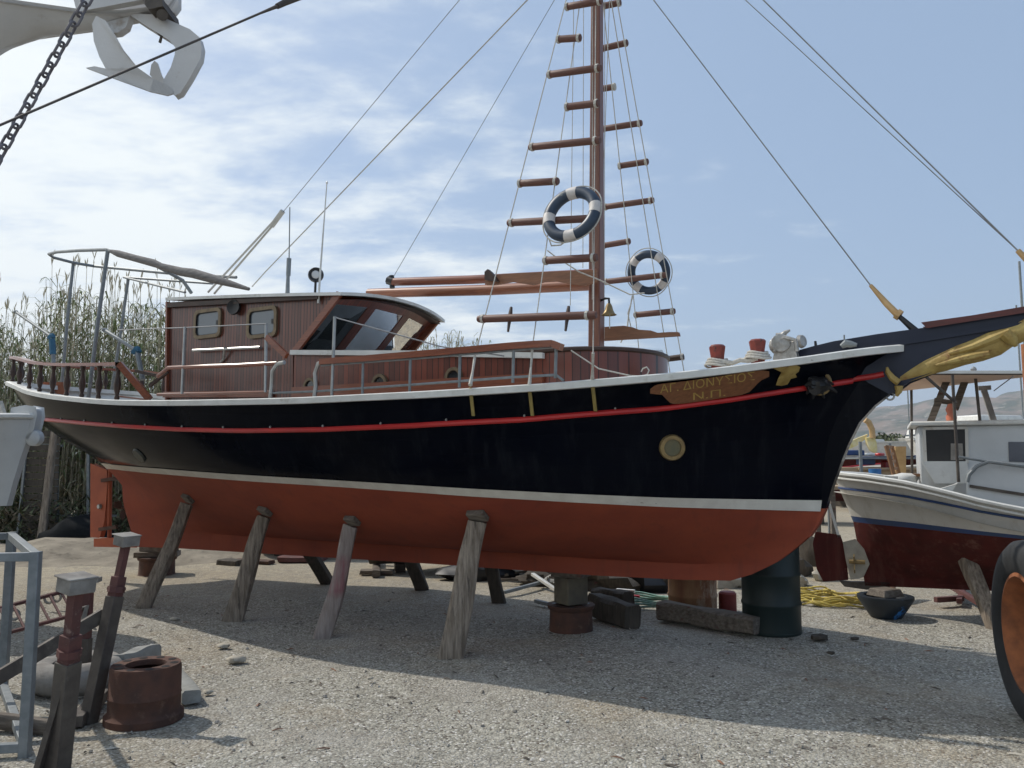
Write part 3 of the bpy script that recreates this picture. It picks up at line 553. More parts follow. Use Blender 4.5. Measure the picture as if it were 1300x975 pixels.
# fan of quads along the length so the board follows the hull's curve
top = sorted([b for b in board if b[1] < lin(b[0], [(826, 497), (976, 474.8)])]); bot = sorted([b for b in board if b not in top])
rt, rb_ = [], []
for i in range(31):
    u = 825.5 + 151 * i / 30; vt = lin(u, [(825, 496)] + top[0:] if top[0][0] > 825 else top); vb = max(vt + .5, lin(u, bot)); rt.append((u, vt)); rb_.append((u, vb))
f1 = [hull_hit(u, v, .034) for u, v in rt]; f2 = [hull_hit(u, v, .034) for u, v in rb_]; b1 = [hull_hit(u, v, .002) for u, v in rt]; b2 = [hull_hit(u, v, .002) for u, v in rb_]
m.grid([b1, f1, f2, b2, b1], smooth=False); nbd = m.build('nameboard', 'nameboard', boat)
def hull_text(txt, u0, v0, u1, v1, hpx, name, mt, parent, outp):
    cd = bpy.data.curves.new('lettering', 'FONT'); cd.body = txt; cd.size = 1; cd.extrude = 0.0
    to = bpy.data.objects.new('lettering', cd); C.objects.link(to); dg = bpy.context.evaluated_depsgraph_get(); dg.update()
    me_ = bpy.data.meshes.new_from_object(to.evaluated_get(dg)); bpy.data.objects.remove(to)
    xs_ = [vv.co.x for vv in me_.vertices]; ys_ = [vv.co.y for vv in me_.vertices]; x0, x1, yt = min(xs_), max(xs_), max(ys_)
    m_ = MB(); vs = []
    for vv in me_.vertices:
        f_ = (vv.co.x - x0) / (x1 - x0); u = u0 + (u1 - u0) * f_; v = v0 + (v1 - v0) * f_ - vv.co.y / yt * hpx; vs.append(hull_hit(u, v, outp))
    m_.add(vs, [list(pg.vertices) for pg in me_.polygons]); m_.v += [q + Vector((0, .008, 0)) for q in vs]
    return m_.build(name, mt, parent)
hull_text('ΑΓ. ΔΙΟΝΥΣΙΟΣ', 838, 499.5, 958, 482.5, 11, 'lettering', 'sidemark', nbd, .037)
hull_text('Ν.Π.', 880, 508, 921, 502.5, 9, 'lettering', 'sidemark', nbd, .037)
orn = [(980, 467), (990, 464), (1000, 466), (1008, 462), (1016, 466), (1014, 472), (1010, 475), (1012, 479), (1004, 481), (1000, 488), (992, 490), (985, 489), (988, 480), (992, 473), (986, 469)]
m = MB(); q1 = [hull_hit(u, v, .03) for u, v in orn]; q2 = [hull_hit(u, v, .002) for u, v in orn]; n_ = len(orn)
ctr = hull_hit(1000, 476, .06)
m.add(q1 + q2 + [ctr], [(i, (i + 1) % n_, 2 * n_) for i in range(n_)] + [(i, n_ + i, n_ + (i + 1) % n_, (i + 1) % n_) for i in range(n_)], smooth=True); m.build('gilt_ornament', 'gold', boat)
m = MB(); c0 = hull_hit(1040, 486, .03); ax = Vector((.45, -.85, .1)); m.tube([c0 + (Vector((.88, .45, 0)) * math.cos(a) + Vector((0, 0, 1)) * math.sin(a)) * .085 for a in [i * math.pi / 10 for i in range(20)]], .02, closed=True); haw = m.build('hawse_ring', 'brass', boat)
m = MB(); c1 = c0 + Vector((0, -.05, -.02)); m.blob(c1, .085, n=7, seed=2, squash=(1.1, .7, .8), amp=.25)
for u, v in [(1024, 500), (1032, 506), (1022, 490), (1062, 498), (1058, 488), (1046, 505)]:
    q = hull_hit(u, v, .08); m.tube([c1, (c1 + q) / 2 + Vector((0, -.04, .02)), q], [.035, .03, .01], n=6)
m.build('stowed_anchor', 'black', boat)
# porthole in the hull, exhaust plate
def hull_normal(q):
    e = .05; b0 = half(q.x, q.z); return Vector((-(half(q.x + e, q.z) - b0) / e, -1, -(half(q.x, q.z + e) - b0) / e)).normalized()
q = hull_hit(853, 568, .0); nrm = hull_normal(q)
nrm = Vector((-nrm.x * -1, nrm.y, nrm.z)) if False else nrm
m = MB(); m.lathe([(.0, .012), (.068, .012), (.07, .03), (.098, .03), (.106, .02), (.108, -.03)], q + nrm * .002, nrm, n=28); pt = m.build('porthole', 'brass', hull)
m = MB(); m.disc(q + nrm * .018, nrm, .068); m.build('pane', mat('verdigris_pane', (.16, .13, .06), (.10, .10, .06), rough=.4), pt)
q = hull_hit(177, 578, 0); nrm = hull_normal(q); m = MB(); m.lathe([(0, .02), (.085, .02), (.095, .0)], q, nrm, n=20); m.build('hull_plate', 'oxgreen', hull)
# keel heel, rudder
m = MB(); z0 = .50
hp = [A.on(*q, 0) for q in [(178, 678), (150, 683), (124, 684), (124, 693), (178, 694)]]
m.prism([q - Vector((0, .055, 0)) for q in hp], (0, .11, 0)); m.build('keel_heel', 'orange', hull, bevel=.008)
rp = [A.on(*q, 0) for q in [(118, 589), (138, 597), (139, 612), (137, 640), (135, 662), (129, 682), (118, 681)]]
m = MB(); m.prism([q - Vector((0, .035, 0)) for q in rp], (0, .07, 0)); rud = m.build('rudder', 'orange', boat, bevel=.008)
m = MB(); m.tube([A.on(140, 595, 0), A.on(139, 683, 0)], .03, n=10); m.build('rudder_stock', 'orange', rud)
m = MB()
for u, v in [(137, 610), (134, 672)]: m.bar(A.on(u - 8, v, .05), A.on(u + 14, v - 3, .05), .03, .05)
m.build('pintle', 'rust', rud)
m = MB(); q = A.on(127, 643, .045); m.lathe([(0, .03), (.03, .03), (.04, 0)], q, (0, -1, 0), n=12); m.build('anode', 'steel', rud)
m = MB(); hub = A.on(156, 645, 0)
m.tube([A.on(150, 645, 0), A.on(172, 643, 0)], [.02, .035], n=10)
for k_ in range(3):
    a = .5 + k_ * 2.094; d = Vector((0, math.cos(a), math.sin(a))); e = Vector((1, 0, 0)).cross(d)
    m.prism([hub + d * .03 - e * .03, hub + d * .11 - e * .06 + Vector((.02, 0, 0)), hub + d * .17, hub + d * .11 + e * .06 - Vector((.02, 0, 0)), hub + d * .03 + e * .03], (.012, 0, 0))
m.build('propeller', 'rust', boat)

# ---- stern railing
def rail_z(s): return lin(s, [(-9, .36), (-7, .40), (-5.5, .43)])
PR0 = .305
def rl(p, sgn, dz=None):
    s, z = level_pt('R', 1, p); return Vector((s, sgn * max(0, half(s, z) - .03), z + (rail_z(s) if dz is None else dz)))
pend = .45
while rl(pend, -1).x > A.on(165, 470, 1.5).x: pend -= .005
pts = [rl(p, -1) for p in cosl(pend, 0, 36)] + [rl(p, 1) for p in cosl(0, pend, 36)][1:]
m = MB(); ring = []
for i, q in enumerate(pts):
    d = pts[min(i + 1, len(pts) - 1)] - pts[max(i - 1, 0)]; d.z = 0; d.normalize(); o_ = Vector((-d.y, d.x, 0))
    ring.append([q + o_ * .05 - Vector((0, 0, .022)), q + o_ * .05 + Vector((0, 0, .015)), q - o_ * .05 + Vector((0, 0, .015)), q - o_ * .05 - Vector((0, 0, .022)), q + o_ * .05 - Vector((0, 0, .022))])
m.grid(ring, smooth=False); m.build('stern_rail', 'varnish', boat)
prof = [(.022, 0), (.03, .02), (.018, .05), (.036, .12), (.04, .17), (.024, .25), (.018, .30), (.03, .34), (.03, .37)]
def baluster(q0, h_): MB().lathe([(r, z * h_ / .37) for r, z in prof], q0, n=10).build('baluster', 'darkwood', boat)
smin = pts[0].x
for sgn in (-1, 1):
    for k_ in range(10):
        s_t = -8.86 + (smin + 8.80) * k_ / 9
        p = 0
        while level_pt('R', 1, p)[0] < s_t and p < .4: p += .004
        q = rl(p, sgn, .03); baluster(q, rail_z(q.x) - .05)
e0 = pts[0]
m = MB(); m.bar(e0, A.on(190, 507, 1.45), .05, .07); m.bar(A.on(150, 503, 1.4), A.on(190, 508, 1.4), .03, .02); m.build('rail_brace', 'varnish', boat)
m = MB()
for b0, b1 in (((172, 471), (200, 477)), ((190, 490), (213, 472))): m.bar(A.on(*b0, 1.3), A.on(*b1, 1.25), .03, .035)
m.build('gate_strut', 'darkwood', boat)
def rope(pts, r=.006, name='rigging_line', mt='rope', par=None, sag=0, n_=2):
    P2 = []
    if len(pts) == 2 and sag:
        a, b = pts; P2 = [a + (b - a) * (i / 10) - Vector((0, 0, sag * 4 * (i / 10) * (1 - i / 10))) for i in range(11)]
    else: P2 = pts
    return MB().tube(P2, r, n=6).build(name, mt, par or boat)

# ---- wheelhouse
B0 = .87
wh_side = [A.on(213, 508, B0), A.on(213, 384, B0), A.on(320, 377, B0), A.on(428, 374, B0), A.on(372, 446, B0), A.on(372, 508, B0)]
zbase = 2.15; wh_side[0].z = wh_side[-1].z = zbase
m = MB(); m.prism(wh_side, (0, .05, 0)); m.prism([Vector((q.x, -q.y, q.z)) for q in wh_side][::-1], (0, -.05, 0))
q0, q1 = wh_side[0], wh_side[1]
whl = m.build('wheelhouse', 'plank', boat)
m = MB(); m.prism([Vector((q0.x + .002, -.82, q0.z)), Vector((q1.x + .002, -.82, q1.z)), Vector((q1.x + .002, .82, q1.z)), Vector((q0.x + .002, .82, q0.z))], (.05, 0, 0)); m.build('aft_bulkhead', 'varnish', whl)
for sg in (1, -1):                                       # corner posts and base trim
    cx = q0.x; m = MB()
    m.bar(Vector((cx + .02, sg * (B0 + .012), zbase)), Vector((q1.x + .02, sg * (B0 + .012), q1.z)), .05, .03, ref=(1, 0, 0)); m.build('corner_post', 'varnish', whl)
m = MB(); a_, b_ = A.on(374, 447, B0 + .02), A.on(431, 373, B0 + .02); m.bar(a_, b_, .035, .075, ref=(1, 0, 0)); m.build('raked_corner_trim', 'varnish', whl); m = MB(); m.bar(Vector((a_.x, -a_.y, a_.z)), Vector((b_.x, -b_.y, b_.z)), .035, .075, ref=(1, 0, 0)); m.build('raked_corner_trim', 'varnish', whl)
m = MB(); m.bar(A.on(208, 501, .90), A.on(345, 500, .90), .03, .07); m.build('base_moulding', 'varnish', whl)
# windscreen: three facets leaning forward
sb0, st0 = wh_side[4].x, wh_side[3].x; zb0, zt0 = wh_side[4].z, wh_side[3].z - .01
def wsp(fb, ft):                                         # fb: position across (1 starboard .. -1 port), ft: 0 bottom .. 1 top
    y = -B0 * fb; bul = .11 * (1 - abs(fb) ** 2.2)
    return Vector((sb0 + (st0 - sb0) * ft + bul, y, zb0 + (zt0 - zb0) * ft + .05 * (1 - fb * fb) * ft))
def facet(f0, f1, t0, t1, dx=0.0): return [wsp(f0, t0) + Vector((dx, -dx * .4, 0)), wsp(f0, t1) + Vector((dx, -dx * .4, 0)), wsp(f1, t1) + Vector((dx, -dx * .4, 0)), wsp(f1, t0) + Vector((dx, -dx * .4, 0))]
ff = [1, .36, -.36, -1]; m = MB(); mg_rows = []
for a, b in zip(ff, ff[1:]):
    d = -(.09 if a > 0 else .09); w_ = (b - a)
    ia, ib = a + w_ * .10, b - w_ * .10
    for q in (facet(a, b, .86, 1), facet(a, b, 0, .05), facet(a, ia, .05, .86), facet(ib, b, .05, .86)): m.prism(q, (-.04, 0, 0))
wsc = m.build('windscreen_frame', 'front', whl)
for a, b in zip(ff, ff[1:]):
    w_ = b - a; MB().prism(facet(a + w_ * .10, b - w_ * .10, .05, .86, -.012), (-.008, 0, 0)).build('windscreen_pane', K['wsglass'], wsc)
m = MB(); m.box(((sb0 - 1.0), 0, zb0 + .02), (1.9, 1.62, .03)); m.box((sb0 - 1.9, 0, zb0 + .3), (.04, 1.62, .75)); m.build('dashboard', 'black', whl)  # black boards put the dark of the interior into the colour
# roof
qa_, qf_ = A.on(210, 380, B0 + .08), A.on(432, 371, B0 + .08); sA_, sF_ = qa_.x, qf_.x
zr = lambda s: lin(s, [(sA_, qa_.z), (sF_, qf_.z)])
m = MB(); top_, bot_ = [], []
for i in range(15):
    s = sA_ + (sF_ - sA_) * i / 14; rt_, rb__ = [], []
    for j in range(13):
        fb = 1 - j / 6; nose = .12 * (1 - abs(fb) ** 2.2) * (i / 14) ** 4
        y = -(B0 + .08) * fb; z = zr(s) + .07 * (1 - fb * fb) - .02 * (i / 14) ** 3
        rt_.append(Vector((s + nose, y, z + .022))); rb__.append(Vector((s + nose, y, z - .012)))
    top_.append(rt_); bot_.append(rb__)
m.grid(top_); m.grid(bot_[::-1]); 
rim_t = [r_[0] for r_ in top_] + top_[-1][1:] + [r_[-1] for r_ in top_[::-1]][1:] + top_[0][::-1][1:]
rim_b = [r_[0] for r_ in bot_] + bot_[-1][1:] + [r_[-1] for r_ in bot_[::-1]][1:] + bot_[0][::-1][1:]
m.grid([rim_b, rim_t], smooth=False); roof = m.build('roof', 'white', whl)
m = MB(); m.grid([[Vector((q.x * .985 - .05, q.y * .93, q.z - .03)) for q in r_] for r_ in bot_[::-1]]); m.build('shade_headlining', 'darkwood', roof)  # dark board added under the roof to shade the view through the windscreen
m = MB(); m.bar(A.on(214, 388, B0 + .03), A.on(405, 377, B0 + .03), .05, .05); m.build('eaves_moulding', 'darkwood', roof)
# side windows
def rrect(cu_, cv_, hw, hh, rad, b, n_=5):
    c_ = A.on(cu_, cv_, b); out_l = []
    for qx, qz, a0 in ((1, 1, 0), (-1, 1, 90), (-1, -1, 180), (1, -1, 270)):
        for k_ in range(n_ + 1):
            a = R(a0 + 90 * k_ / n_); out_l.append(Vector((c_.x + qx * (hw - rad) + rad * math.cos(a), c_.y, c_.z + qz * (hh - rad) + rad * math.sin(a))))
    return out_l
for cu_, cv_ in ((265, 411), (334, 409.5)):
    o_ = rrect(cu_, cv_, .235, .175, .07, B0); i_ = rrect(cu_, cv_, .195, .135, .05, B0)
    m = MB(); m.grid([[q + Vector((0, -.001, 0)) for q in o_ + o_[:1]], [q + Vector((0, -.03, 0)) for q in o_ + o_[:1]], [q + Vector((0, -.03, 0)) for q in i_ + i_[:1]], [q + Vector((0, -.006, 0)) for q in i_ + i_[:1]]], smooth=False)
    wf = m.build('cabin_window', 'bronze', whl); MB().add([q + Vector((0, -.008, 0)) for q in i_], [tuple(range(len(i_)))]).build('pane', 'glasslight', wf)
    m = MB(); m.tube([q + Vector((0, -.010, 0)) for q in i_], .012, n=4, closed=True); m.build('gasket', 'black', wf)
    c_ = A.on(cu_, cv_, B0); m = MB(); m.bar(c_ + Vector((-.195, -.009, .13)), c_ + Vector((-.195, -.009, -.13)), .03, .004, ref=(1, 0, 0)); m.bar(c_ + Vector((.15, -.012, .0)), c_ + Vector((.19, -.012, 0)), .02, .05); m.build('curtain_edge', 'black', wf)
# speaker, handrail, hardware
q = A.on(301, 391, B0); m = MB(); m.lathe([(0, .05), (.04, .05), (.085, .07), (.09, .05), (.06, 0)], q, (.15, -1, 0), n=18); m.build('speaker_horn', 'black', whl)
m = MB(); a_, b_ = A.on(245, 445, B0 + .07), A.on(330, 441, B0 + .07); m.tube([a_, b_], .016)
for f_ in (.04, .5, .96): q = a_ + (b_ - a_) * f_; m.tube([q, q + Vector((0, .07, 0))], .012)
m.tube([A.on(285, 441, B0 + .07), A.on(284, 456, B0 + .02), A.on(280, 460, B0 + .02)], .014); m.build('grab_rail', 'steel', whl)
# antennas, lamp on the roof
m = MB(); a_ = A.on(365, 372, .5); m.tube([a_ - Vector((0, 0, .1)), A.on(366, 340, .5)], [.03, .018], n=8); m.tube([A.on(366, 350, .5), A.on(367, 328, .5)], .028); m.tube([A.on(367, 330, .5), A.on(368, 263, .5)], .007); m.build('aerial', 'galv', whl)
m = MB(); m.tube([A.on(404, 385, .9), A.on(407, 340, .9), A.on(415, 232, .9)], [.014, .011, .006]); m.blob(A.on(415, 232, .9), .014, n=4); m.build('whip_aerial', 'white', whl)
q = A.on(401, 349, .8); m = MB(); m.tube([A.on(400, 373, .8), q], .014); m.lathe([(0, .03), (.04, .02), (.075, .03), (.085, 0), (.06, -.05), (0, -.07)], q, (.6, -.75, -.05), n=20); sl = m.build('searchlight', 'black', whl)
MB().lathe([(0, .035), (.035, .033), (.045, .022)], q, (.6, -.75, -.05), n=16).build('lens', 'lensglass', sl)
# small things inside
m = MB(); q = wsp(.7, 0); m.box(q + Vector((-.1, -.0, .14)), (.1, .18, .22)); tag(m.build('x', 'redcloth', boat), None, None) if False else None
m = MB(); m.box((sb0 - .22, -.62, zb0 + .13), (.12, .15, .19), top=(.8, .8)); m.build('cushion', 'redcloth', whl)
m = MB(); m.blob((sb0 - .05, -.30, zb0 + .09), .08, n=6, seed=3, squash=(1, 1.2, .7)); m.build('crumpled_towel', 'white', whl)
m = MB(); m.box((sb0 + .12, 0, zb0 - .015), (.36, 1.66, .03)); m.build('windscreen_sill', 'black', whl)

# ---- trunk cabin with rounded front
def plan(front=1.07, hb=B0, s_c=-.05):
    L_ = []
    for i in range(17):
        a = -math.pi / 2 + math.pi * i / 16
        L_.append((s_c + (front - s_c) * math.cos(a) ** .8 if abs(math.cos(a)) > 1e-6 else s_c, -hb * -math.sin(a) * -1))
    return L_
ztr = lambda s: lin(s, [(-3.2, 2.88), (-.2, 2.67), (.68, 2.685)])
pl = [(wh_side[5].x + .002, -B0), (-2.2, -B0), (-1.4, -B0), (-.7, -B0)] + [(-.15 + .83 * math.cos(a), B0 * math.sin(a)) for a in [R(-90 + 7.5 * i) for i in range(25)]] + [(-.7, B0), (-1.4, B0), (-2.2, B0), (wh_side[5].x + .002, B0)]
m = MB(); m.grid([[Vector((x, y, 2.0)) for x, y in pl], [Vector((x, y, ztr(x))) for x, y in pl]], smooth=True); trunk = m.build('trunk_cabin', 'plank2', boat)
m = MB(); m.grid([[Vector((x, y * f_, ztr(x) - .01 + .06 * (1 - f_ * f_))) for x, y in pl] for f_ in (1, .8, .5, .2, 0)]); m.build('trunk_roof', 'white', trunk)
m = MB(); m.tube([Vector((x, y * 1.01, ztr(x) + .005)) for x, y in pl if x > -.8], .022, n=6); m.build('coaming_rim', 'darkwood', trunk)
m = MB(); m.bar(A.on(370, 447.5, B0 + .03), A.on(528, 448.5, B0 + .03), .05, .05); m.bar(A.on(528, 448.5, B0 + .03), A.on(690, 451.5, B0 + .03), .05, .05); m.build('white_coaming_strip', 'white', trunk)
m = MB(); m.bar(A.on(372, 499, B0 + .03), A.on(690, 482, B0 + .03), .05, .12); m.build('trunk_base_moulding', 'varnish', trunk)
for cu_, cv_ in ((395, 491), (483, 487), (577, 479)):
    q = A.on(cu_, cv_, B0); m = MB(); m.lathe([(.065, .0), (.065, .03), (.095, .03), (.1, .0)], q, (0, -1, 0), n=22); po = m.build('porthole', 'bronze', trunk); MB().disc(q + Vector((0, -.01, 0)), (0, -1, 0), .066).build('pane', 'glass', po)

# ---- side rails outside the cabin
def posts(lst, r=.014, mt='galv', name='stanchion', b=1.5):
    for u0, v0, u1, v1 in lst: MB().tube([A.on(u0, v0, b), A.on(u1, v1, b)], r, n=8).build(name, mt, boat)
a_ = [A.on(u, v, 1.5) for u, v in [(200, 478), (214, 467), (260, 465), (300, 464), (352, 461)]]
m = MB(); m.tube(a_, .022, n=8); m.build('side_handrail', 'varnish', boat)
def hoop(pts, b=1.5):
    m_ = MB(); m_.tube([A.on(u, v, b) for u, v in pts], .022, n=8); return m_.build('rail_end_hoop', 'steel', boat)
hoop([(361, 460), (352, 462), (346, 471), (345, 490), (343, 507)]); hoop([(412, 458), (404, 462), (400, 474), (401, 490), (399, 505)])
m = MB(); tr = [A.on(u, v, 1.5) for u, v in [(408, 459.5), (470, 455), (530, 450), (600, 444), (650, 439.5), (680, 437.5), (702, 436.5), (713, 441)]]
for a, b in zip(tr, tr[1:]): m.bar(a, b, .07, .055)
m.build('side_rail_cap', 'varnish', boat)
m = MB(); m.tube([A.on(u, v, 1.5) for u, v in [(408, 464), (530, 455), (650, 445), (706, 440)]], .01, n=6); m.tube([A.on(u, v, 1.5) for u, v in [(345, 499), (400, 497), (530, 488), (650, 479), (706, 476), (715, 483)]], .011, n=6); m.build('side_rail_tube', 'galv', boat)
posts([(461, 459, 460, 501), (521, 455, 520, 497), (584, 449, 583, 492), (652, 443, 651, 486), (706, 440, 705, 480)], .013)
m = MB(); m.tube([A.on(u, v, 1.45) for u, v in [(200, 501), (260, 500), (343, 498)]], .018, n=6); m.build('lower_side_rail', 'varnish', boat)
posts([(425, 402, 421, 505), (338, 412, 337, 498), (235, 415, 231, 500)], .016, 'steel', 'guardrail_post')
for pp in ([(425, 403), (560, 440), (640, 452)], [(150, 419), (235, 416), (338, 411)]): rope([A.on(u, v, 1.5) for u, v in pp], .006, 'guard_wire', 'wire')
m = MB(); m.bar(A.on(339, 428, 1.5), A.on(364, 452, 1.5), .04, .055); m.build('handrail_offcut', 'varnish', boat)

# ---- aft awning frame, davits
bn, bf = 1.2, -.5
fr_ = [A.on(243, 372, .8), A.on(232, 356, .95), A.on(196, 336, 1.1), A.on(140, 319, bn), A.on(135, 317, bn), A.on(100, 318, .95), A.on(72, 320, .7), A.on(62, 322.5, .4), A.on(68, 327, .1), A.on(95, 334, -.2), A.on(120, 338, bf), A.on(215, 347, bf), A.on(300, 352, bf)]
m = MB(); m.tube(fr_, .022, n=8); aw = m.build('awning_frame', 'galv', boat)
m = MB()
for pp in ([(137, 317, bn), (124, 410, 1.25), (112, 507, 1.3)], [(93, 335, -.2), (86, 400, -.2), (78, 490, -.2)], [(163, 353, -.9), (152, 430, -.9), (141, 500, -.9)]): m.tube([A.on(*q) for q in pp], .024, n=8)
m.tube([A.on(157, 352, -.9), A.on(235, 371, 0)], .018, n=8); m.tube([A.on(157, 352, -.9), A.on(270, 360, -.9)], .018, n=8); m.build('awning_post', 'galv', boat)
m = MB(); pts = [(141, 319), (150, 322), (172, 328), (195, 334), (205, 338), (230, 345), (245, 347), (270, 354), (292, 360), (316, 367)]; rr = [2.5, 4.5, 4.5, 5, 4, 5.5, 6, 5.5, 4, 2]
m.tube([A.on(u, v, bn - .02 * i) for i, (u, v) in enumerate(pts)], [r / 1014 * 9.5 for r in rr], n=10); m.build('furled_awning', 'canvas', aw)
for (p0, p1, p2, b) in (((20, 396), (66, 428), (68, 462), .2), ((133, 419), (174, 446), (181, 482), 1.2)):
    m = MB(); m.tube([A.on(*p0, b), A.on(*p1, b)], .022, n=8); m.blob(A.on(*p0, b), .032, n=5, seed=1); m.tube([A.on(*p1, b), A.on(*p2, b)], .03, n=8); dv = m.build('davit', 'galv', boat)
    m = MB(); m.blob(A.on(*p1, b), .05, n=6, seed=5, amp=.45)
    if b < 1: m.tube([A.on(p1[0], p1[1] + 3, b), A.on(p1[0] + 1, p1[1] + 22, b)], .045, n=6)
    m.build('blue_lashing', mat('teal_cloth', (.05, .15, .24), rough=.9), dv)
for u, v in ((59, 500), (77, 502)):
    q = A.on(u, v, 0); q.z = zs_(q.x) - .30 + .02; wq = A.world(q); b_ = MB(); b_.lathe([(0, 0), (.085, 0), (.125, .24), (.135, .24), (.135, .28), (.11, .28), (.1, .24), (0, .23)], wq, n=16)
    h_ = A.on(u, 486, 0).z - q.z
    b_ = MB(); b_.lathe([(0, 0), (.085, 0), (.12, h_ - .05), (.13, h_ - .05), (.13, h_), (.11, h_), (.1, h_ - .04), (0, h_ - .05)], wq, n=16)
    po = b_.build('flower_pot', 'terracotta'); tag(po, 'terracotta pot on the stern deck, %s of the pair behind the balusters' % ('nearer the stern tip' if u < 65 else 'nearer the wheelhouse'), 'flower pot', 'terracotta pots on the stern deck')

# ---- mast, shrouds, rungs
def mastx(v): return A.on(lin(v, [(-220, 753.5), (0, 758), (440, 757)]), v, 0)
mp_ = [mastx(v) for v in (470, 440, 300, 150, 0, -120, -215)]; mp_[0].z = 2.0
m = MB(); m.tube(mp_, [.088, .088, .085, .078, .071, .064, .055], n=4, smooth=False, ref=(1, 0, 0)); mast = m.build('mast', 'varnish_z', boat, bevel=.012)
m = MB(); m.tube([A.on(762, 440, -.08), A.on(764.5, 200, -.08), A.on(762, 0, -.08)], .02, n=6); m.build('mast_track', 'wire', mast)
HN = mastx(-112)                                         # where the shrouds meet
def sh_b(z, sgn): t_ = (z - 2.26) / (HN.z - 2.26); b_ = 1.6 + (.10 - 1.6) * t_; return sgn * b_
def onsh(u, v, sgn, extra=0.0):
    b = sgn * 1.2
    for _ in range(40): q = A.on(u, v, b); b += (sh_b(q.z, sgn) + extra * sgn - b) * .5
    return A.on(u, v, b)
sh_s = [(597, 492), (672, 492), (752, 486)]
for i, (u, v) in enumerate(sh_s):
    ft = hull_hit(u, v, .03); lo = hull_hit(u + 4, v + 36, .03)
    m = MB(); m.bar(ft, lo, .030, .012, ref=(0, 1, 0)); m.build('chainplate', 'yellow', boat, bevel=.003)
    k0 = onsh(*[(603, 452), (676, 440), (753, 448)][i], 1)
    m = MB(); m.tube([ft + Vector((0, 0, .02)), (ft + k0) / 2, k0], [.018, .010, .013], n=6); m.build('lanyard', 'rope', boat)
    top = HN + Vector(((i - 1) * .04, -.06, 0)); rope([k0, top], .0055, 'shroud', 'rope')
kk = [onsh(868, 472, -1), onsh(845, 440, -1), onsh(811, 440, -1)]
for i, q in enumerate(kk):
    dirn = HN - q; bt = q - dirn * ((q.z - 2.30) / dirn.z)
    rope([bt, HN + Vector(((i - 1) * -.04, .06, 0))], .0055, 'shroud', 'rope')
# rungs: starboard then port
rung_s = [(607, 405, 757, 400), (690, 331, 758, 327), (645, 283, 757, 277), (658, 233, 709, 230), (672, 187, 762, 178), (718, 136, 760, 131), (695, 95, 763, 86), (708, 50, 737, 48), (718, 9, 764, 1)]
rung_p = [(765, 8, 788, 3), (763, 62, 797, 54), (763, 113, 781, 110), (763, 164, 815, 156), (785, 211, 823, 205), (766, 263, 830, 254), (765, 312, 800, 306), (766, 358, 846, 349), (805, 400, 857, 395), (845, 456, 868, 453)]
for lst, sgn in ((rung_s, 1), (rung_p, -1)):
    for j, (u0, v0, u1, v1) in enumerate(lst):
        a, b = onsh(u0, v0, sgn, .035), onsh(u1, v1, sgn, .035)
        ml = 'dark brown rung lowest on the far shrouds' if (sgn < 0 and j == 9) else None
        m = MB(); rr = .033 if sgn > 0 else .034; m.tube([a, a + (b - a) * .02, a + (b - a) * .5, b - (b - a) * .02, b], [rr * .8, rr, rr * 1.02, rr, rr * .8], n=10)
        d_ = (b - a).normalized()
        for f_ in (.045, .93): q = a + (b - a) * f_; m.tube([q - d_ * .012, q + d_ * .012], rr * 1.18, n=8, mi=1)
        m.build('shroud_rung', ['rung' if j != 9 else 'darkwood', 'rope'], boat)
for u, v0, v1 in ((647, 390, 421), (720, 389, 420)):
    m = MB(); v0b = v0; m.tube([onsh(u + 2, v0, 1, .03), onsh(u + 1, v0 + 8, 1, .03), onsh(u - 2, v1, 1, .03)], [.012, .018, .010], n=8); m.build('belaying_pin', 'darkwood', boat)
# halyards close to the mast
for (u0, v0, u1, v1, b) in ((741, 0, 740, 340, .35), (729, 0, 724, 388, .55), (768, 0, 767, 430, -.2), (752, 0, 752, 380, .15), (774, 55, 767, 200, -.3)): rope([A.on(lin(-90, [(v0, u0), (v0 + 300, u0 + (753 - u0) * -0)]) if False else u0, v0 - 60, b * .6), A.on(u1, v1, b)], .004, 'halyard', 'rope')
rope([A.on(u, v, 1.0) for u, v in [(697, 303), (700, 312), (712, 311), (722, 303)]], .007, 'loose_line'); rope([A.on(u, v, .9) for u, v in [(695, 318), (704, 325), (735, 345), (760, 355), (800, 374), (818, 372)]], .006, 'loose_line')
rope([onsh(u, v, -1) for u, v in [(803, 375), (798, 400), (796, 420), (788, 435)]], .008, 'loose_line'); rope([onsh(u, v, -1) for u, v in [(804, 375), (797, 398), (801, 415), (796, 424), (790, 418)]], .006, 'loose_line')
rope([A.on(u, v, 1.1) for u, v in [(725, 445), (760, 468), (800, 477), (815, 478), (822, 475), (824, 470), (821, 466), (816, 468), (814, 472)]], .006, 'loose_line')
# stays
T0, T1 = mastx(-205), mastx(-90)
def stay(p, top_pt, r=.007, nm='stay'): rope([p, top_pt], r, nm, 'wire')
a_ = A.on(357, 272, 0); stay(a_, T0, .0042); m = MB(); e_ = A.on(268, 372, .1)
for dy in (-.05, .05): m.tube([a_ + Vector((0, dy * .3, 0)), e_ + Vector((0, dy, 0))], .014, n=6)
m.tube([A.on(359, 268, 0), A.on(345, 287, 0)], .035, n=8); m.build('backstay_tackle', 'rope', boat)
rope([A.on(320, 364, .2), A.on(337, 345, .2), T1], .0075, 'topping_rope', 'rope'); 
bo = A.on(498, 354, .25); stay(bo, T1, .0036, 'topping_lift')
f0, f1 = A.on(1162, 420, 0), A.on(1105, 362, 0); stay(f1, mastx(-97), .0055)
m = MB(); m.tube([f1, A.on(1125, 385, 0), A.on(1138, 398, 0)], [.016, .028, .03], n=8); m.tube([A.on(1138, 398, 0), A.on(1143, 401, 0)], .045, n=8); tk = m.build('forestay_tackle', 'tan', boat)
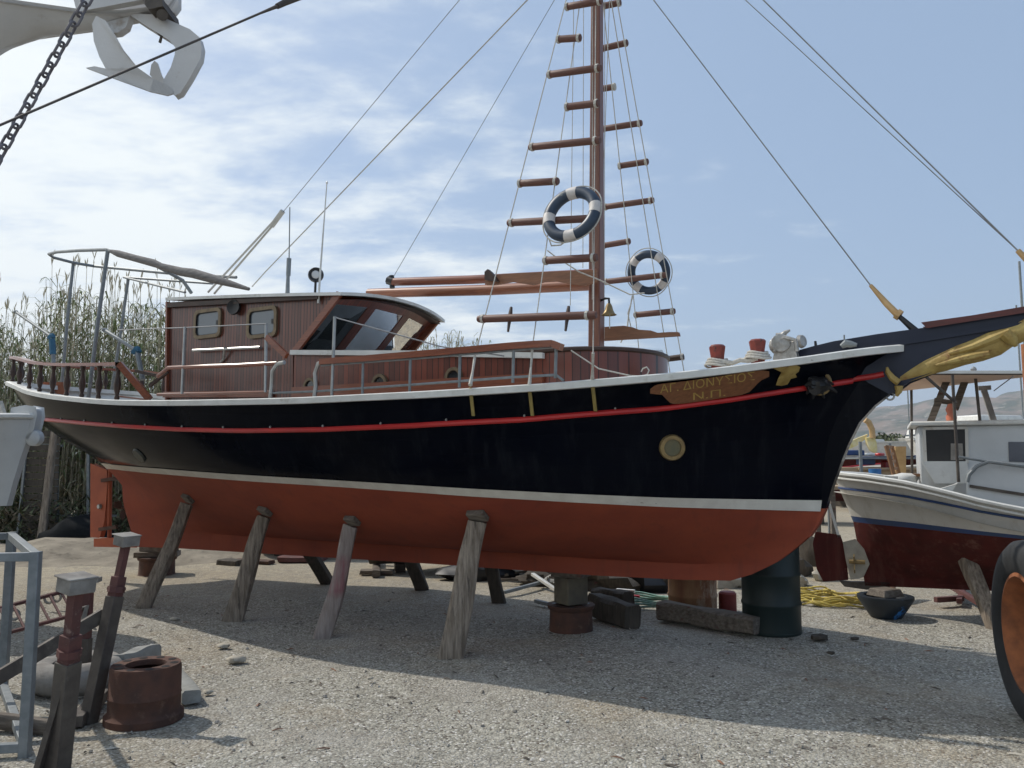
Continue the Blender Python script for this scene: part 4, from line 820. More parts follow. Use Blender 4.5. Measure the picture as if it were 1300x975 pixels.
MB().tube([A.on(1142, 402, 0), f0], [.02, .03], n=8).build('shackle', 'black', tk)
f2 = A.on(1292, 318, 0); stay(f2, mastx(-212), .006); stay(f2, mastx(-180) + Vector((0, .1, 0)), .0042)
m = MB(); m.tube([f2, A.on(1325, 352, 0), A.on(1355, 382, 0)], [.02, .03, .03], n=8); m.build('forestay_tackle', 'tan', boat)
# booms and their boards
m = MB(); m.tube([A.on(498, 358, .25), A.on(600, 355, .25), A.on(700, 350, .2), A.on(757, 347, .1)], [.045, .046, .046, .045], n=12, mi=0); m.tube([A.on(468, 372.5, -.25), A.on(620, 368, -.25), A.on(757, 361, -.15)], [.056, .060, .060], n=12, mi=1); boom = m.build('boom', ['varnish', 'spruce'], boat)
m = MB(); m.tube([A.on(497, 350, .25), A.on(498, 366, .25)], .03, n=8); m.tube([A.on(500, 358, .25), A.on(493, 356, .25)], .05, n=8); m.build('boom_end_block', 'black', boom)
bd = [(617, 350), (660, 347), (757, 343), (757, 357), (742, 362), (725, 360), (705, 356), (690, 357), (676, 361), (650, 357), (628, 361), (616, 361)]
m = MB(); m.prism([A.on(u, v, .36) for u, v in bd], (0, .035, 0)); m.build('saddle_board', 'board', boom, bevel=.004)
m = MB(); m.prism([A.on(u, v, .42) for u, v in [(615, 355), (615, 345), (619, 341.5), (623, 345), (629, 353), (631, 357)]], (0, .05, 0)); m.build('cleat', 'darkwood', boom)
bd = [(766, 415.5), (792, 414), (803, 416), (811, 419), (826, 420), (835, 423), (850, 422), (861, 422), (862, 426), (840, 427.5), (800, 430), (766, 432)]
m = MB(); m.prism([A.on(u, v, -.25) for u, v in bd], (0, .035, 0)); m.build('belaying_board', 'board', boat, bevel=.004)
# bell
m = MB(); c_ = A.on(773, 385, .06); s_ = c_.z - A.on(773, 400, .06).z
m.lathe([(.0, 0), (.018, -.002), (.028, -.02), (.034, -.3 * s_ * 1), (.042, -.6 * s_), (.058, -.88 * s_), (.075, -1.0 * s_), (.065, -1.0 * s_)], c_, n=18); bell = m.build('ship_bell', 'brass', boat)
m = MB(); m.tube([A.on(762, 382, .0), A.on(768, 379, .06), A.on(773, 379, .06), A.on(773.5, 386, .06)], .012, n=6); m.build('bell_bracket', 'black', bell)
m = MB(); m.tube([A.on(774, 398, .06), A.on(774, 417, .06)], .005); m.build('clapper_cord', 'rope', bell)
# bow gear
for (u, v, h_) in ((911, 462, 24), (962, 453, 22)):
    q = A.on(u, v, .45); tp = A.on(u, v - h_, .45); hh = tp.z - q.z
    m = MB(); m.lathe([(.062, -.15), (.055, 0), (.058, .4 * hh), (.068, .78 * hh), (.070, .9 * hh), (.055, hh), (.02, hh * 1.02), (0, hh * 1.02)], q, n=8, smooth=False); bt = m.build('mooring_bitt', mat('worn_red_paint', (.26, .045, .03), (.15, .03, .022), rough=.5, vscale=14, dirt=(.05, .03, .025), dscale=12, dthr=(.55, .62)), boat)
    m = MB()
    for k_ in range(3): m.tube([q + Vector((math.cos(a) * (.078 + .012 * k_), math.sin(a) * (.078 + .012 * k_), .03 - .022 * k_ + .01 * math.sin(2 * a))) for a in [i * math.pi / 8 for i in range(16)]], .011, n=6, closed=True)
    m.build('rope_turns', 'rope', bt)
rope([A.on(u, v, .5) for u, v in [(912, 458), (930, 461), (940, 457), (950, 458), (962, 455)]], .02, 'mooring_rope')
m = MB(); q = A.on(990, 437, .2); m.lathe([(.0, -.10), (.075, -.09), (.085, -.06), (.05, -.03), (.045, .03), (.08, .06), (.075, .09), (0, .10)], q, (.3, -1, 0), n=14); q2 = A.on(1007, 436, .1); m.lathe([(0, -.05), (.06, -.05), (.065, -.02), (.03, 0), (.03, .05), (.06, .07), (.05, .10), (0, .10)], q2, (.9, -.4, .1), n=12); m.box(A.on(998, 446, .2), (.20, .12, .14), top=(.7, .8)); m.tube([A.on(985, 446, .28), A.on(985, 433, .28), A.on(996, 428, .28), A.on(1010, 432, .28), A.on(1012, 446, .28)], .018, n=6); m.tube([A.on(992, 428, .2), A.on(997, 422, .2), A.on(1003, 419, .2)], [.03, .02, .008]); m.tube([A.on(992, 425, .2), A.on(985, 424, .2)], [.02, .008]); m.build('anchor_windlass', 'silver', boat)
m = MB(); m.tube([A.on(1037, 450, .0), A.on(1035, 433, .0)], [.016, .01]); m.build('samson_pin', 'black', boat)
m = MB(); m.tube([A.on(1068, 440, .15), A.on(1074, 436, .15), A.on(1080, 437, .15), A.on(1088, 438, .15)], [.02, .035, .03, .015], n=8); m.build('bow_cleat', 'galv', boat)
m = MB(); m.tube([A.on(1130, 503, 0) + Vector((.03 * math.cos(a), 0, .03 * math.sin(a))) for a in [i * math.pi / 6 for i in range(12)]], .008, closed=True); m.build('bobstay_eye', 'steel', boat)

# ---- lifebuoys hung in the shrouds (things of their own)
def buoy(u, v, sgn, rot, label):
    c_ = onsh(u, v, sgn, .09 if sgn > 0 else .14); up = (HN - Vector((HN.x, -sgn * 1.6, 2.26))); up = Vector((0, up.y, up.z)).normalized(); ex = Vector((1, 0, 0))
    cw = A.world(c_); Rz = Matrix.Rotation(-R(30), 3, 'Z'); up = Rz @ up; ex = Rz @ ex
    root = thing('lifebuoy', label, 'lifebuoy', cw, group='lifebuoys hung in the rigging')
    R0, r0 = (.212, .050) if sgn > 0 else (.205, .046)
    def arc(a0, a1, r_, n_=14): return [cw + (ex * math.cos(a0 + (a1 - a0) * i / n_) + up * math.sin(a0 + (a1 - a0) * i / n_)) * R0 for i in range(n_ + 1)]
    MB().tube([cw + (ex * math.cos(a) + up * math.sin(a)) * R0 for a in [i * math.pi / 24 for i in range(48)]], r0, n=12, closed=True).build('ring', 'bandnavy', root)
    for k_ in range(4):
        a = rot + k_ * math.pi / 2; MB().tube(arc(a - .21, a + .21, r0, 6), r0 * 1.04, n=12).build('white_band', 'bandwhite', root)
    gl_ = []
    for i in range(64):
        a = i * 2 * math.pi / 64; rr_ = R0 + .055 + .012 * abs(math.sin(2 * (a - rot))); gl_.append(cw + (ex * math.cos(a) + up * math.sin(a)) * rr_)
    MB().tube(gl_, .006, n=5, closed=True).build('grab_line', 'rope', root)
buoy(726, 272, 1, R(5), 'navy and white lifebuoy hung on the near shrouds in front of the mast')
buoy(823.5, 346, -1, R(45), 'navy and white lifebuoy hung on the far shrouds, right of the mast')

# ================================================================ supports under the boat
def timber(p0, p1, w0, w1, d0, d1, seed=0, n_=14, bend=.0, ref=(1, 0, 0)):
    rd = random.Random(seed); p0, p1 = Vector(p0), Vector(p1); d = (p1 - p0).normalized(); x = Vector(ref) - Vector(ref).dot(d) * d; x.normalize(); y = d.cross(x)
    rows = []; k8 = [(-1, -.72), (-.72, -1), (.72, -1), (1, -.72), (1, .72), (.72, 1), (-.72, 1), (-1, .72)]; ph = [rd.uniform(0, 6) for _ in range(8)]
    for i in range(n_ + 1):
        t_ = i / n_; c_ = p0 + (p1 - p0) * t_ + x * bend * math.sin(t_ * 5 + ph[0]); w_ = w0 + (w1 - w0) * t_; dd = d0 + (d1 - d0) * t_
        row = [c_ + x * a * w_ / 2 * (1 + .06 * math.sin(t_ * 9 + ph[j])) + y * b * dd / 2 * (1 + .06 * math.sin(t_ * 7 + ph[-j])) + d * rd.uniform(-.01, .01) * (i in (0, n_)) for j, (a, b) in enumerate(k8)]
        rows.append(row + [row[0]])
    m_ = MB(); m_.grid(rows, smooth=False); b0 = len(m_.v)
    m_.add(rows[0][:8], [tuple(range(7, -1, -1))]); m_.add(rows[-1][:8], [tuple(range(8))]); return m_
props = [((182, 770), (238, 640), .165, .135, 'timber', 'leaning grey timber prop nearest the rudder', .010),
         ((294, 786), (336, 656), .20, .135, 'timber', 'leaning grey timber prop second from the stern, dark split down its face', .012),
         ((409, 806), (447, 668), .165, .13, 'timber_pink', 'leaning timber prop with a pink paint stain half way up', .018),
         ((572, 835), (606, 662), .225, .165, 'timber', 'thickest timber prop, nearest the camera, standing under the middle of the hull', .006)]
for i, (f_, t_, w0, w1, mt, lb, bend) in enumerate(props):
    p0 = gpt(*f_); p0.z -= .02; q = hull_hit(*t_, .05); p1 = A.world(q)
    o = timber(p0, p1, w0, w1, w0 * .7, w1 * .8, seed=i, bend=bend).build('timber_prop', mt); tag(o, lb, 'timber prop', 'timber props under the near side')
    q2 = A.world(hull_hit(t_[0] + 1, t_[1] - 6, .035)); d = (p1 - p0).normalized(); m = MB()
    e1 = (Rz1 := Matrix.Rotation(-R(30), 3, 'Z')) @ Vector((1, 0, 0)); nl = hull_normal(hull_hit(*t_)); nw = Rz1 @ nl
    m.bar(q2 - nw.cross(e1) * .05, q2 + nw.cross(e1) * .075, w1 * 1.05, .05, ref=nw)
    tag(m.build('wedge_block', 'timber_x', bevel=.008), 'small wooden pad between the hull and the %s timber prop' % ['rearmost', 'second', 'pink stained', 'thickest'][i], 'wooden block', 'pads on top of the timber props')
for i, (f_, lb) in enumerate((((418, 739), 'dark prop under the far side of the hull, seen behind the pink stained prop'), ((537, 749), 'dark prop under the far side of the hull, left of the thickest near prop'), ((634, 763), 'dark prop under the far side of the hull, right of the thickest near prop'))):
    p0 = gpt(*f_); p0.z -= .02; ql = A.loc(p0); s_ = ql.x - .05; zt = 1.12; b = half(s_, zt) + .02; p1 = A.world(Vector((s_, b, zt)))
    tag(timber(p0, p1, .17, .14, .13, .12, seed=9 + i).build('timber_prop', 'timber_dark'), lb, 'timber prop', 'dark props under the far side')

def drum(c, r, h, flange, name, label, mt='rust', group=None, holes=10, inner=.56):
    root = thing(name, label, 'brake drum', c, group=group); c = Vector(c); m_ = MB()
    if flange == 'bottom': prof_ = [(r * 1.10, 0), (r * 1.10, .12 * h), (r * 1.02, .16 * h), (r, .2 * h), (r, .44 * h), (r * 1.012, .45 * h), (r * 1.012, .47 * h), (r, .48 * h), (r * .99, .93 * h), (r * .96, h), (r * inner * 1.02, h), (r * inner, .98 * h), (r * inner, .90 * h), (r * .9, .86 * h), (r * .9, .02)]
    else: prof_ = [(r * 1.04, 0), (r, .03 * h), (r * .97, .8 * h), (r * 1.06, .86 * h), (r * 1.10, h), (r * inner, h), (r * inner, .9 * h), (r * .9, .85 * h), (r * .9, .02)]
    m_.lathe(prof_, c, n=36); m_.disc(c + Vector((0, 0, .01)), (0, 0, 1), r * .9); bd_ = m_.build('drum_body', mt, root)
    for k_ in range(holes): m_ = MB(); a = k_ * 2 * math.pi / holes + .2; m_.disc(c + Vector((math.cos(a) * r * .79, math.sin(a) * r * .77, h + .002)), (0, 0, 1), r * .12, n=12); m_.build('painted_stud_hole', 'black', bd_)  # flat black discs paint in the dark of open holes
    return root
fc = gnd(180, 898); fc = Vector((fc.x, fc.y + .0, -.01))
c0 = gnd(181, 912, 0); drum((c0.x, c0.y + .02, -.012), .225, .36, 'bottom', 'rusty_brake_drum', 'large rusty ribbed brake drum standing on the gravel in the left foreground')
c1 = gnd(725, 800); drum((c1.x, c1.y, -.012), .22, .27, 'top', 'brake_drum', 'dark rusty brake drum under the keel, carrying a wooden block', holes=7)
zt = .26
m = MB(); rz = Matrix.Rotation(.55, 3, 'Z'); m.box((c1.x, c1.y, zt + .14), (.25, .25, .27), rz); o = m.build('wooden_block', mat('mossy_block', (.15, .13, .09), (.09, .08, .065), rough=.9, vscale=6, bump=.8, bscale=12), bevel=.012); tag(o, 'upright mossy wooden block standing on the brake drum under the keel', 'wooden block')
kz = A.loc(Vector((c1.x, c1.y, 0))); kz = zk_(kz.x); m = MB(); m.box((c1.x, c1.y, (zt + .275 + kz) / 2 - .002), (.34, .24, max(.03, kz - zt - .277)), Matrix.Rotation(-.5, 3, 'Z')); tag(m.build('packing_plank', 'timber_x', bevel=.005), 'thin grey packing plank between the mossy block and the keel', 'plank')
p = gnd(752, 788); q = gnd(806, 800); m = timber(p + Vector((.05, .25, .13)), q + Vector((.0, .12, .10)), .24, .24, .2, .2, seed=31, ref=(0, 0, 1)); tag(m.build('timber_block', 'timber_dark'), 'dark squared timber block lying right of the brake drum', 'timber')
m = timber(gnd(757, 768) + Vector((0, 0, .10)), gnd(798, 776) + Vector((0, 0, .12)), .2, .2, .18, .18, seed=33, ref=(0, 0, 1)); tag(m.build('timber_block', 'timber_dark'), 'dark block with a bluish top behind the squared timber block', 'timber')
# aft stack
c2 = gnd(199, 728); c2 = Vector((c2.x, c2.y, -.01)); drum(c2, .26, .26, 'top', 'brake_drum', 'rusty drum under the heel of the keel near the rudder', holes=6)
for k_, (dz, w_, a, lb) in enumerate(((.27, .62, .2, 'lower'), (.345, .5, -.3, 'middle'), (.42, .44, .35, 'upper'))):
    ql = A.loc(c2); hgt_ = (zk_(ql.x) - .25) / 3; m = MB(); m.box((c2.x + .02 * k_, c2.y, .25 + hgt_ * (k_ + .5)), (w_, .28, hgt_ - .004), Matrix.Rotation(a, 3, 'Z')); tag(m.build('packing_plank', 'timber_x', bevel=.008), '%s of three grey planks stacked on the rusty drum under the heel of the keel' % lb, 'plank', 'planks on the drum under the heel')
# barrels
def barrel(c, r, h, mt, label, ribs=(.33, .66)):
    c = Vector(c); root = thing('oil_drum', label, 'barrel', c); prof_ = [(0, 0), (r, 0), (r * 1.02, .01), (r * 1.02, .025), (r, .03)]
    for rb in ribs: prof_ += [(r, rb * h - .025), (r * 1.035, rb * h - .008), (r * 1.035, rb * h + .008), (r, rb * h + .025)]
    prof_ += [(r, h - .03), (r * 1.02, h - .025), (r * 1.02, h - .005), (r * .99, h), (r * .98, h - .02), (0, h - .02)]
    MB().lathe(prof_, c, n=40, wob=.004).build('barrel_body', mt, root)
    m_ = MB(); m_.lathe([(.03, 0), (.03, .012), (0, .014)], c + Vector((r * .6, 0, h - .02)), n=10); m_.build('bung', 'rust', root); return root
cb_ = gnd(980, 800); barrel((cb_.x, cb_.y, -.012), .285, .88, 'barrelblue', 'dark teal steel oil drum standing behind the bow')
cb2 = gnd(882, 778); barrel((cb2.x, cb2.y + .1, -.012), .27, .60, 'rustb', 'rusty cream and brown oil drum under the keel, cut short')
m = timber(gnd(840, 786) + Vector((0, 0, .10)), gnd(962, 806) + Vector((0, -.02, .09)), .19, .17, .2, .17, seed=40, ref=(0, 0, 1), n_=20); tag(m.build('long_timber', 'timber_x'), 'long weathered grey beam lying in front of the rusty oil drum', 'timber')
m = timber(gnd(955, 801) + Vector((0, 0, .035)), gnd(985, 806) + Vector((0, 0, .035)), .07, .06, .07, .06, seed=41, ref=(0, 0, 1)); tag(m.build('timber_offcut', 'timber_x'), 'short offcut beside the end of the long grey beam', 'timber')
m = MB(); q = gnd(927, 778); m.lathe([(0, 0), (.1, 0), (.1, .2), (.08, .22), (0, .22)], q + Vector((0, .1, 0)), n=16); tag(m.build('red_canister', mat('faded_red', (.22, .03, .025), rough=.6)), 'small faded red canister between the two oil drums', 'canister')
# hose coil
q = gnd(821, 768); m = MB()
for k_ in range(4): m.tube([q + Vector(((.30 - .008 * k_) * math.cos(a + .1 * k_), (.30 - .01 * k_) * math.sin(a), .02 + .024 * k_ + .015 * math.sin(3 * a + k_))) for a in [i * math.pi / 14 for i in range(28)]], .013, n=6, closed=True)
tag(m.build('hose_coil', 'green'), 'pale green garden hose coiled on the ground under the keel', 'hose')
# yellow rope
m = MB(); rd = random.Random(8)
for (u, v, rx, ry) in ((1030, 756, .26, .22), (1050, 762, .34, .24), (1072, 770, .34, .12), (1042, 768, .3, .14)):
    q = gnd(u, v)
    for k_ in range(3):
        ph = [rd.uniform(0, 6) for _ in range(3)]; m.tube([q + Vector((rx * (1 + .2 * math.sin(2 * a + ph[0])) * math.cos(a), ry * (1 + .3 * math.sin(3 * a + ph[1])) * math.sin(a), .03 + .02 * k_ + .02 * math.sin(4 * a + ph[2]))) for a in [i * math.pi / 16 for i in range(32)]], .012, n=5, closed=True)
tag(m.build('rope_pile', 'yrope'), 'tangled yellow rope lying beyond the dark teal oil drum', 'rope')

# ================================================================ white boat on the right
Bf = Frame(R(25), 4.1, 9.4)
b2 = thing('white_fishing_boat', 'cream white wooden fishing boat with blue stripe and dull maroon underbody, canopy over its stern', 'fishing boat', (Bf.ox, Bf.oy, 0), -R(25), local=True)
HB, LL = 1.25, 7.6
z_s = lambda s: lin(s, [(-.3, 1.555), (.06, 1.525), (.43, 1.47), (.79, 1.385), (1.13, 1.29), (1.6, 1.20), (3, 1.15), (5, 1.25), (6.5, 1.5), (7.3, 1.75)])
z_w = lambda s: lin(s, [(-.4, 1.0), (.5, .985), (1.5, .94), (7, .9)])
g_s = lambda p: (1 - abs(2 * p ** .85 - 1) ** 2.4) ** .72 if 0 < p < 1 else 0
g_w = lambda p: (1 - abs(2 * p ** .85 - 1) ** 2.1) ** .95 if 0 < p < 1 else 0
ends = [(.3, -.02, 6.2), (.98, -.12, 6.7), (1.55, -.32, 7.35)]
rows = []; LV = [0, .08, .2, .35, .5, .7, .88, 1, 1.12, 1.35, 1.7, 2]; NB = 50
for t_ in LV:
    row = []
    for i in range(NB + 1):
        p = (1 - math.cos(math.pi * i / NB)) / 2
        if t_ <= 1: e = (ends[0][1] * (1 - t_) + ends[1][1] * t_, ends[0][2] * (1 - t_) + ends[1][2] * t_)
        else: e = (ends[1][1] * (2 - t_) + ends[2][1] * (t_ - 1), ends[1][2] * (2 - t_) + ends[2][2] * (t_ - 1))
        s = e[0] + (e[1] - e[0]) * p; zk = .27 + .02 * s
        if t_ <= 1:
            z = zk + (z_w(s) - zk) * t_; b = .04 + (HB * .94 * g_w(p)) * (max(0, (t_ - .12)) / .88) ** lin(p, [(0, 1.1), (.3, .6), (1, .9)])
        else:
            tt = t_ - 1; z = z_w(s) + (z_s(s) - z_w(s)) * tt; b = .04 + HB * (.94 * g_w(p) * (1 - tt) + g_s(p) * tt)
        row.append(Vector((s, -b, z)))
    rows.append(row)
m = MB(); mf = lambda i, j: 1 if i < 7 else (2 if i < 8 else 0)
m.grid(rows, mif=mf); m.grid([[Vector((q.x, -q.y, q.z)) for q in r_] for r_ in rows][::-1], mif=lambda i, j: mf(len(LV) - 2 - i, j))
ca = [r_[0] for r_ in rows]; m.grid([[Vector((q.x, -q.y, q.z)) for q in ca], ca], smooth=False, mif=lambda i, j: mf(j, 0)); m.grid([[Vector((q.x, -q.y, q.z)) for q in rows[0]], rows[0]], mi=1)
h2 = m.build('hull', ['gel2', 'maroonhull', 'bluestripe'], b2)
def line2(t0, off=.0):
    r_ = []
    for a, b, qa, qb in zip(rows[7], rows[-1], rows[7], rows[-1]): q = a + (b - a) * t0; r_.append(Vector((q.x, q.y - off, q.z)))
    return r_
i8, i9, i10 = rows[8], rows[9], rows[10]
m = MB(); m.tube([q + Vector((0, -.01, 0)) for q in rows[10]], .013, n=6); m.tube([Vector((q.x, -q.y + .01, q.z)) for q in rows[10]], .013, n=6); m.build('blue_rub_rail', 'bluestripe', h2)
m = MB()
for sg in (1, -1): m.tube([Vector((q.x, sg * (q.y - .01), q.z + .005)) for q in rows[-1]], .022, n=6); m.tube([Vector((q.x, sg * (q.y - .005), q.z - .05)) for q in rows[-1]], .012, n=6)
m.build('gunwale', 'white', h2)
m = MB(); m.grid([[Vector((q.x, q.y * .96, q.z - .22)) for q in rows[-1]], [Vector((q.x, -q.y * .96, q.z - .22)) for q in rows[-1]]]); m.build('deck', 'deck', h2)
m = MB(); rp = [Bf.on(*q, 0) for q in [(1036, 676), (1066, 680), (1073, 700), (1076, 735), (1046, 737), (1038, 722), (1033, 690)]]
m.prism([q - Vector((0, .03, 0)) for q in rp], (0, .06, 0)); rd2 = m.build('rudder', 'maroonhull', b2, bevel=.008)
m = MB(); m.bar(Bf.on(1053, 640, .02), Bf.on(1065, 682, .02), .02, .03); m.build('rudder_stock', 'white', rd2)
m = MB(); m.prism([q - Vector((0, .04, 0)) for q in [Bf.on(*q, 0) for q in [(1066, 737), (1072, 744), (1100, 748), (1130, 748), (1130, 738), (1080, 738)]]], (0, .08, 0)); m.build('keel_heel', 'darksteel', h2)
m = MB(); pq = [Bf.on(*q, .55 if False else .1) for q in [(1070, 688), (1086, 684), (1097, 697), (1104, 716), (1096, 733), (1080, 736), (1074, 712)]]
m.prism(pq, (0, -.012, 0)); m.build('stern_aperture', 'stone', h2, label='pale bare patch round the propeller opening')
m = MB(); hub = Bf.on(1084, 713, .14)
for k_ in range(3):
    a = .5 + k_ * 2.094; d = Vector((0, math.cos(a), math.sin(a))); e = Vector((1, 0, 0)).cross(d); m.prism([hub + d * .02 - e * .02, hub + d * .09 - e * .05, hub + d * .13, hub + d * .09 + e * .05, hub + d * .02 + e * .02], (.012, 0, 0))
m.tube([hub - Vector((.05, 0, 0)), hub + Vector((.12, 0, 0))], .025, n=8); m.build('propeller', 'brass', b2)
# superstructure
cabw = [(1165, 612), (1165, 540), (1178, 536), (1340, 530), (1420, 535), (1420, 640)]
def b2box(name, s0, s1, y0, y1, z0, z1, mt, par=None, bev=.015): m_ = MB(); m_.box(((s0 + s1) / 2, (y0 + y1) / 2, (z0 + z1) / 2), (s1 - s0, y1 - y0, z1 - z0)); return m_.build(name, mt, par or b2, bevel=bev)
q0, q1 = Bf.on(1172, 545, .35), Bf.on(1226, 588, .35); zc0, zc1 = 1.3, Bf.on(1200, 537, .35).z
wh2 = b2box('wheelhouse', q0.x - .05, q0.x + 2.6, -.35, .75, 1.1, zc1 - .03, 'gel')
b2box('wheelhouse_roof', q0.x - .13, q0.x + 2.7, -.42, .82, zc1 - .03, zc1 + .02, 'white', wh2)
m = MB(); m.prism([Bf.on(u, v, .355) for u, v in [(1175, 546), (1225, 545), (1226, 586), (1177, 586)]], (0, .004, 0)); wo = m.build('dark_window_panel', 'black', wh2)  # black panel on the solid wall stands in for the dark inside
m = MB(); a_ = [Bf.on(u, v, .362) for u, v in [(1173, 544), (1227, 543), (1228, 588), (1175, 588)]]
for a, b in zip(a_, a_[1:] + a_[:1]): m.bar(a, b, .03, .02, ref=(0, 1, 0))
m.build('window_frame', 'gel2', wo)
m = MB(); m.prism([Bf.on(u, v, .362) for u, v in [(1207, 563), (1222, 563), (1223, 584), (1207, 584)]], (0, .004, 0)); m.build('fuse_box', 'cement', wo)
m = MB(); m.prism([Bf.on(u, v, .358) for u, v in [(1280, 561), (1306, 561), (1306, 587), (1281, 586)]], (0, .004, 0)); m.build('window', mat('grey_pane', (.10, .11, .14), rough=.3), wh2, label='small grey side window')
cr_ = [Bf.on(u, v, .8) for u, v in [(1176, 588), (1228, 588), (1232, 612), (1190, 612)]]
m = MB(); m.prism([Vector((q.x, -.55, q.z)) for q in cr_], (0, .2, 0)); m.build('engine_cover', 'white', b2, bevel=.02)
m = MB(); rc = [Bf.on(u, v, .95) for u, v in [(1230, 600), (1238, 592), (1250, 588), (1330, 596), (1420, 604), (1420, 680), (1229, 640)]]; m.prism(rc, (0, .06, 0)); m.build('raised_bulwark', 'gel', b2, bevel=.012)
m = MB(); m.bar(Bf.on(1231, 617, .96), Bf.on(1300, 628, .96), .02, .03); m.build('bulwark_bead', 'darksteel', b2)
m = MB(); m.tube([Bf.on(u, v, 1.0) for u, v in [(1228, 612), (1230, 603), (1240, 592), (1255, 586), (1300, 592), (1340, 597)]], .02, n=8); m.tube([Bf.on(u, v, 1.0) for u, v in [(1217, 580), (1255, 586)]], .014, n=8); m.build('pulpit_rail', 'galv', b2)
m = MB(); m.prism([Bf.on(u, v, .9) for u, v in [(1195, 620), (1212, 615), (1216, 613), (1205, 630), (1195, 628)]], (0, .1, 0)); m.build('fairlead', 'white', b2)
# canopy
cn = [Bf.on(1190, 473, .9), Bf.on(1345, 474, .9)]; zc = cn[0].z
m = MB(); c0_ = Bf.on(1140, 499, 0); s0 = cn[0].x - .05; s1 = cn[1].x
# the sheet slopes down towards the stern's far side
A1, A2, A3, A4 = cn[0] + Vector((-.15, 0, 0)), cn[1], Vector((s1, .9, zc + .05)), Vector((s0 - .45, .9, zc + .02))
q4 = Bf.on(1141, 497, -.6); q3 = Bf.on(1240, 474, -.9)
q5 = Bf.on(1243, 476, -.5); q6 = Bf.on(1345, 476.5, -.3); m.add([A1, A2, q6, q5, q4], [(0, 1, 2, 3, 4)]); m.add([q + Vector((0, 0, .015)) for q in (A1, A2, q6, q5, q4)], [(4, 3, 2, 1, 0)]); cnp = m.build('canopy_sheet', 'beige', b2)
m = MB(); m.bar(A1 + Vector((0, -.01, .01)), A2 + Vector((0, -.01, .01)), .03, .03); m.build('canopy_hem', 'white', cnp)
m = MB(); m.tube([A1, A2], .018); m.tube([A1, q4], .015)
for (u0, v0, u1, v1, b) in ((1157, 495, 1158, 606, -.5), (1209, 476, 1217, 612, .95), (1238, 476, 1244, 534, .5), (1173, 476, 1214, 512, .95)): m.tube([Bf.on(u0, v0, b), Bf.on(u1, v1, b)], .016, n=8)
m.build('canopy_pole', 'darksteel', b2)
m = MB(); m.blob(Bf.on(1236, 470, .4), .035, n=5); m.build('masthead_light', 'galv', b2)
rope([Bf.on(1286, 478, .9), Bf.on(1262, 496, .3)], .006, 'canopy_line', 'wire', b2)
m = MB(); m.bar(Bf.on(1181, 536, .2), Bf.on(1202, 483, .2), .07, .08, ref=(0, 1, 0)); m.bar(Bf.on(1212, 520, .2), Bf.on(1226, 481, .2), .07, .08, ref=(0, 1, 0)); m.bar(Bf.on(1186, 508, .18), Bf.on(1214, 512, .18), .05, .07, ref=(0, 1, 0)); m.build('mast_crutch', 'timber_x', b2)
m = MB(); m.bar(Bf.on(1249, 495, -.6), Bf.on(1262, 536, -.6), .06, .08, ref=(0, 1, 0)); m.bar(Bf.on(1242, 493, -.6), Bf.on(1258, 492, -.6), .05, .05); m.build('crane_post', 'cement', b2)
m = MB(); q = Bf.on(1208, 534, .3); m.lathe([(0, 0), (.05, 0), (.055, .04), (.04, .08), (.055, .12), (.03, .18), (0, .19)], q, n=12); m.build('orange_float', mat('orange_plastic', (.62, .20, .12), rough=.6), b2)
p = Bf.on(1299, 560, 1.4); m = MB(); a_, b_ = atY(1303, 437, 6.6), atY(1303, 560, 6.6)
# chair on the deck
ch = Bf.world(Bf.on(1170, 612, .1)); S_ = .9
cz = Bf.world(Vector((0, 0, z_s(.4) - .22))).z
chair = thing('wooden_chair', 'varnished wooden slat-back chair standing on the white boat stern deck', 'chair', (ch.x, ch.y, cz), group=None)
ex = Vector((.83, -.55, 0)); ey = Vector((.55, .83, 0)); c0 = Vector((ch.x, ch.y, cz)); zt_ = atY(1163, 566, ch.y).z
sw = .4; hs = atY(1170, 603, ch.y).z - cz; hb = zt_ - cz
for i, (a, b) in enumerate(((-.5, -.5), (-.5, .5), (.5, -.5), (.5, .5))):
    q = c0 + ex * a * sw + ey * b * sw; tp = q + Vector((0, 0, hs))
    if a < 0: tp = q + Vector((0, 0, hb)) - ex * .12
    MB().bar(q, tp, .035, .035, ref=(0, 1, 0)).build('leg', 'chairwood', chair)
MB().box(c0 + Vector((0, 0, hs)), (sw + .04, sw + .04, .03), Matrix.Rotation(-.585, 3, 'Z')).build('seat', 'chairwood', chair)
m = MB()
for k_ in range(4): z = hs + (hb - hs) * (.22 + .25 * k_); f_ = z / hb; m.bar(c0 + ex * (-.5 * sw - .12 * f_) - ey * .2 + Vector((0, 0, z)), c0 + ex * (-.5 * sw - .12 * f_) + ey * .2 + Vector((0, 0, z)), .015, .035)
m.build('backrest', 'chairwood', chair)
# deck clutter on the white boat
m = MB(); q = Bf.world(Bf.on(1145, 610, .3)); m.blob(q + Vector((0, 0, .02)), .12, n=6, seed=3, squash=(1.6, 1, .5)); tag(m.build('white_cloth', 'white'), 'crumpled white cloth on the white boat gunwale, left of the chair', 'cloth')
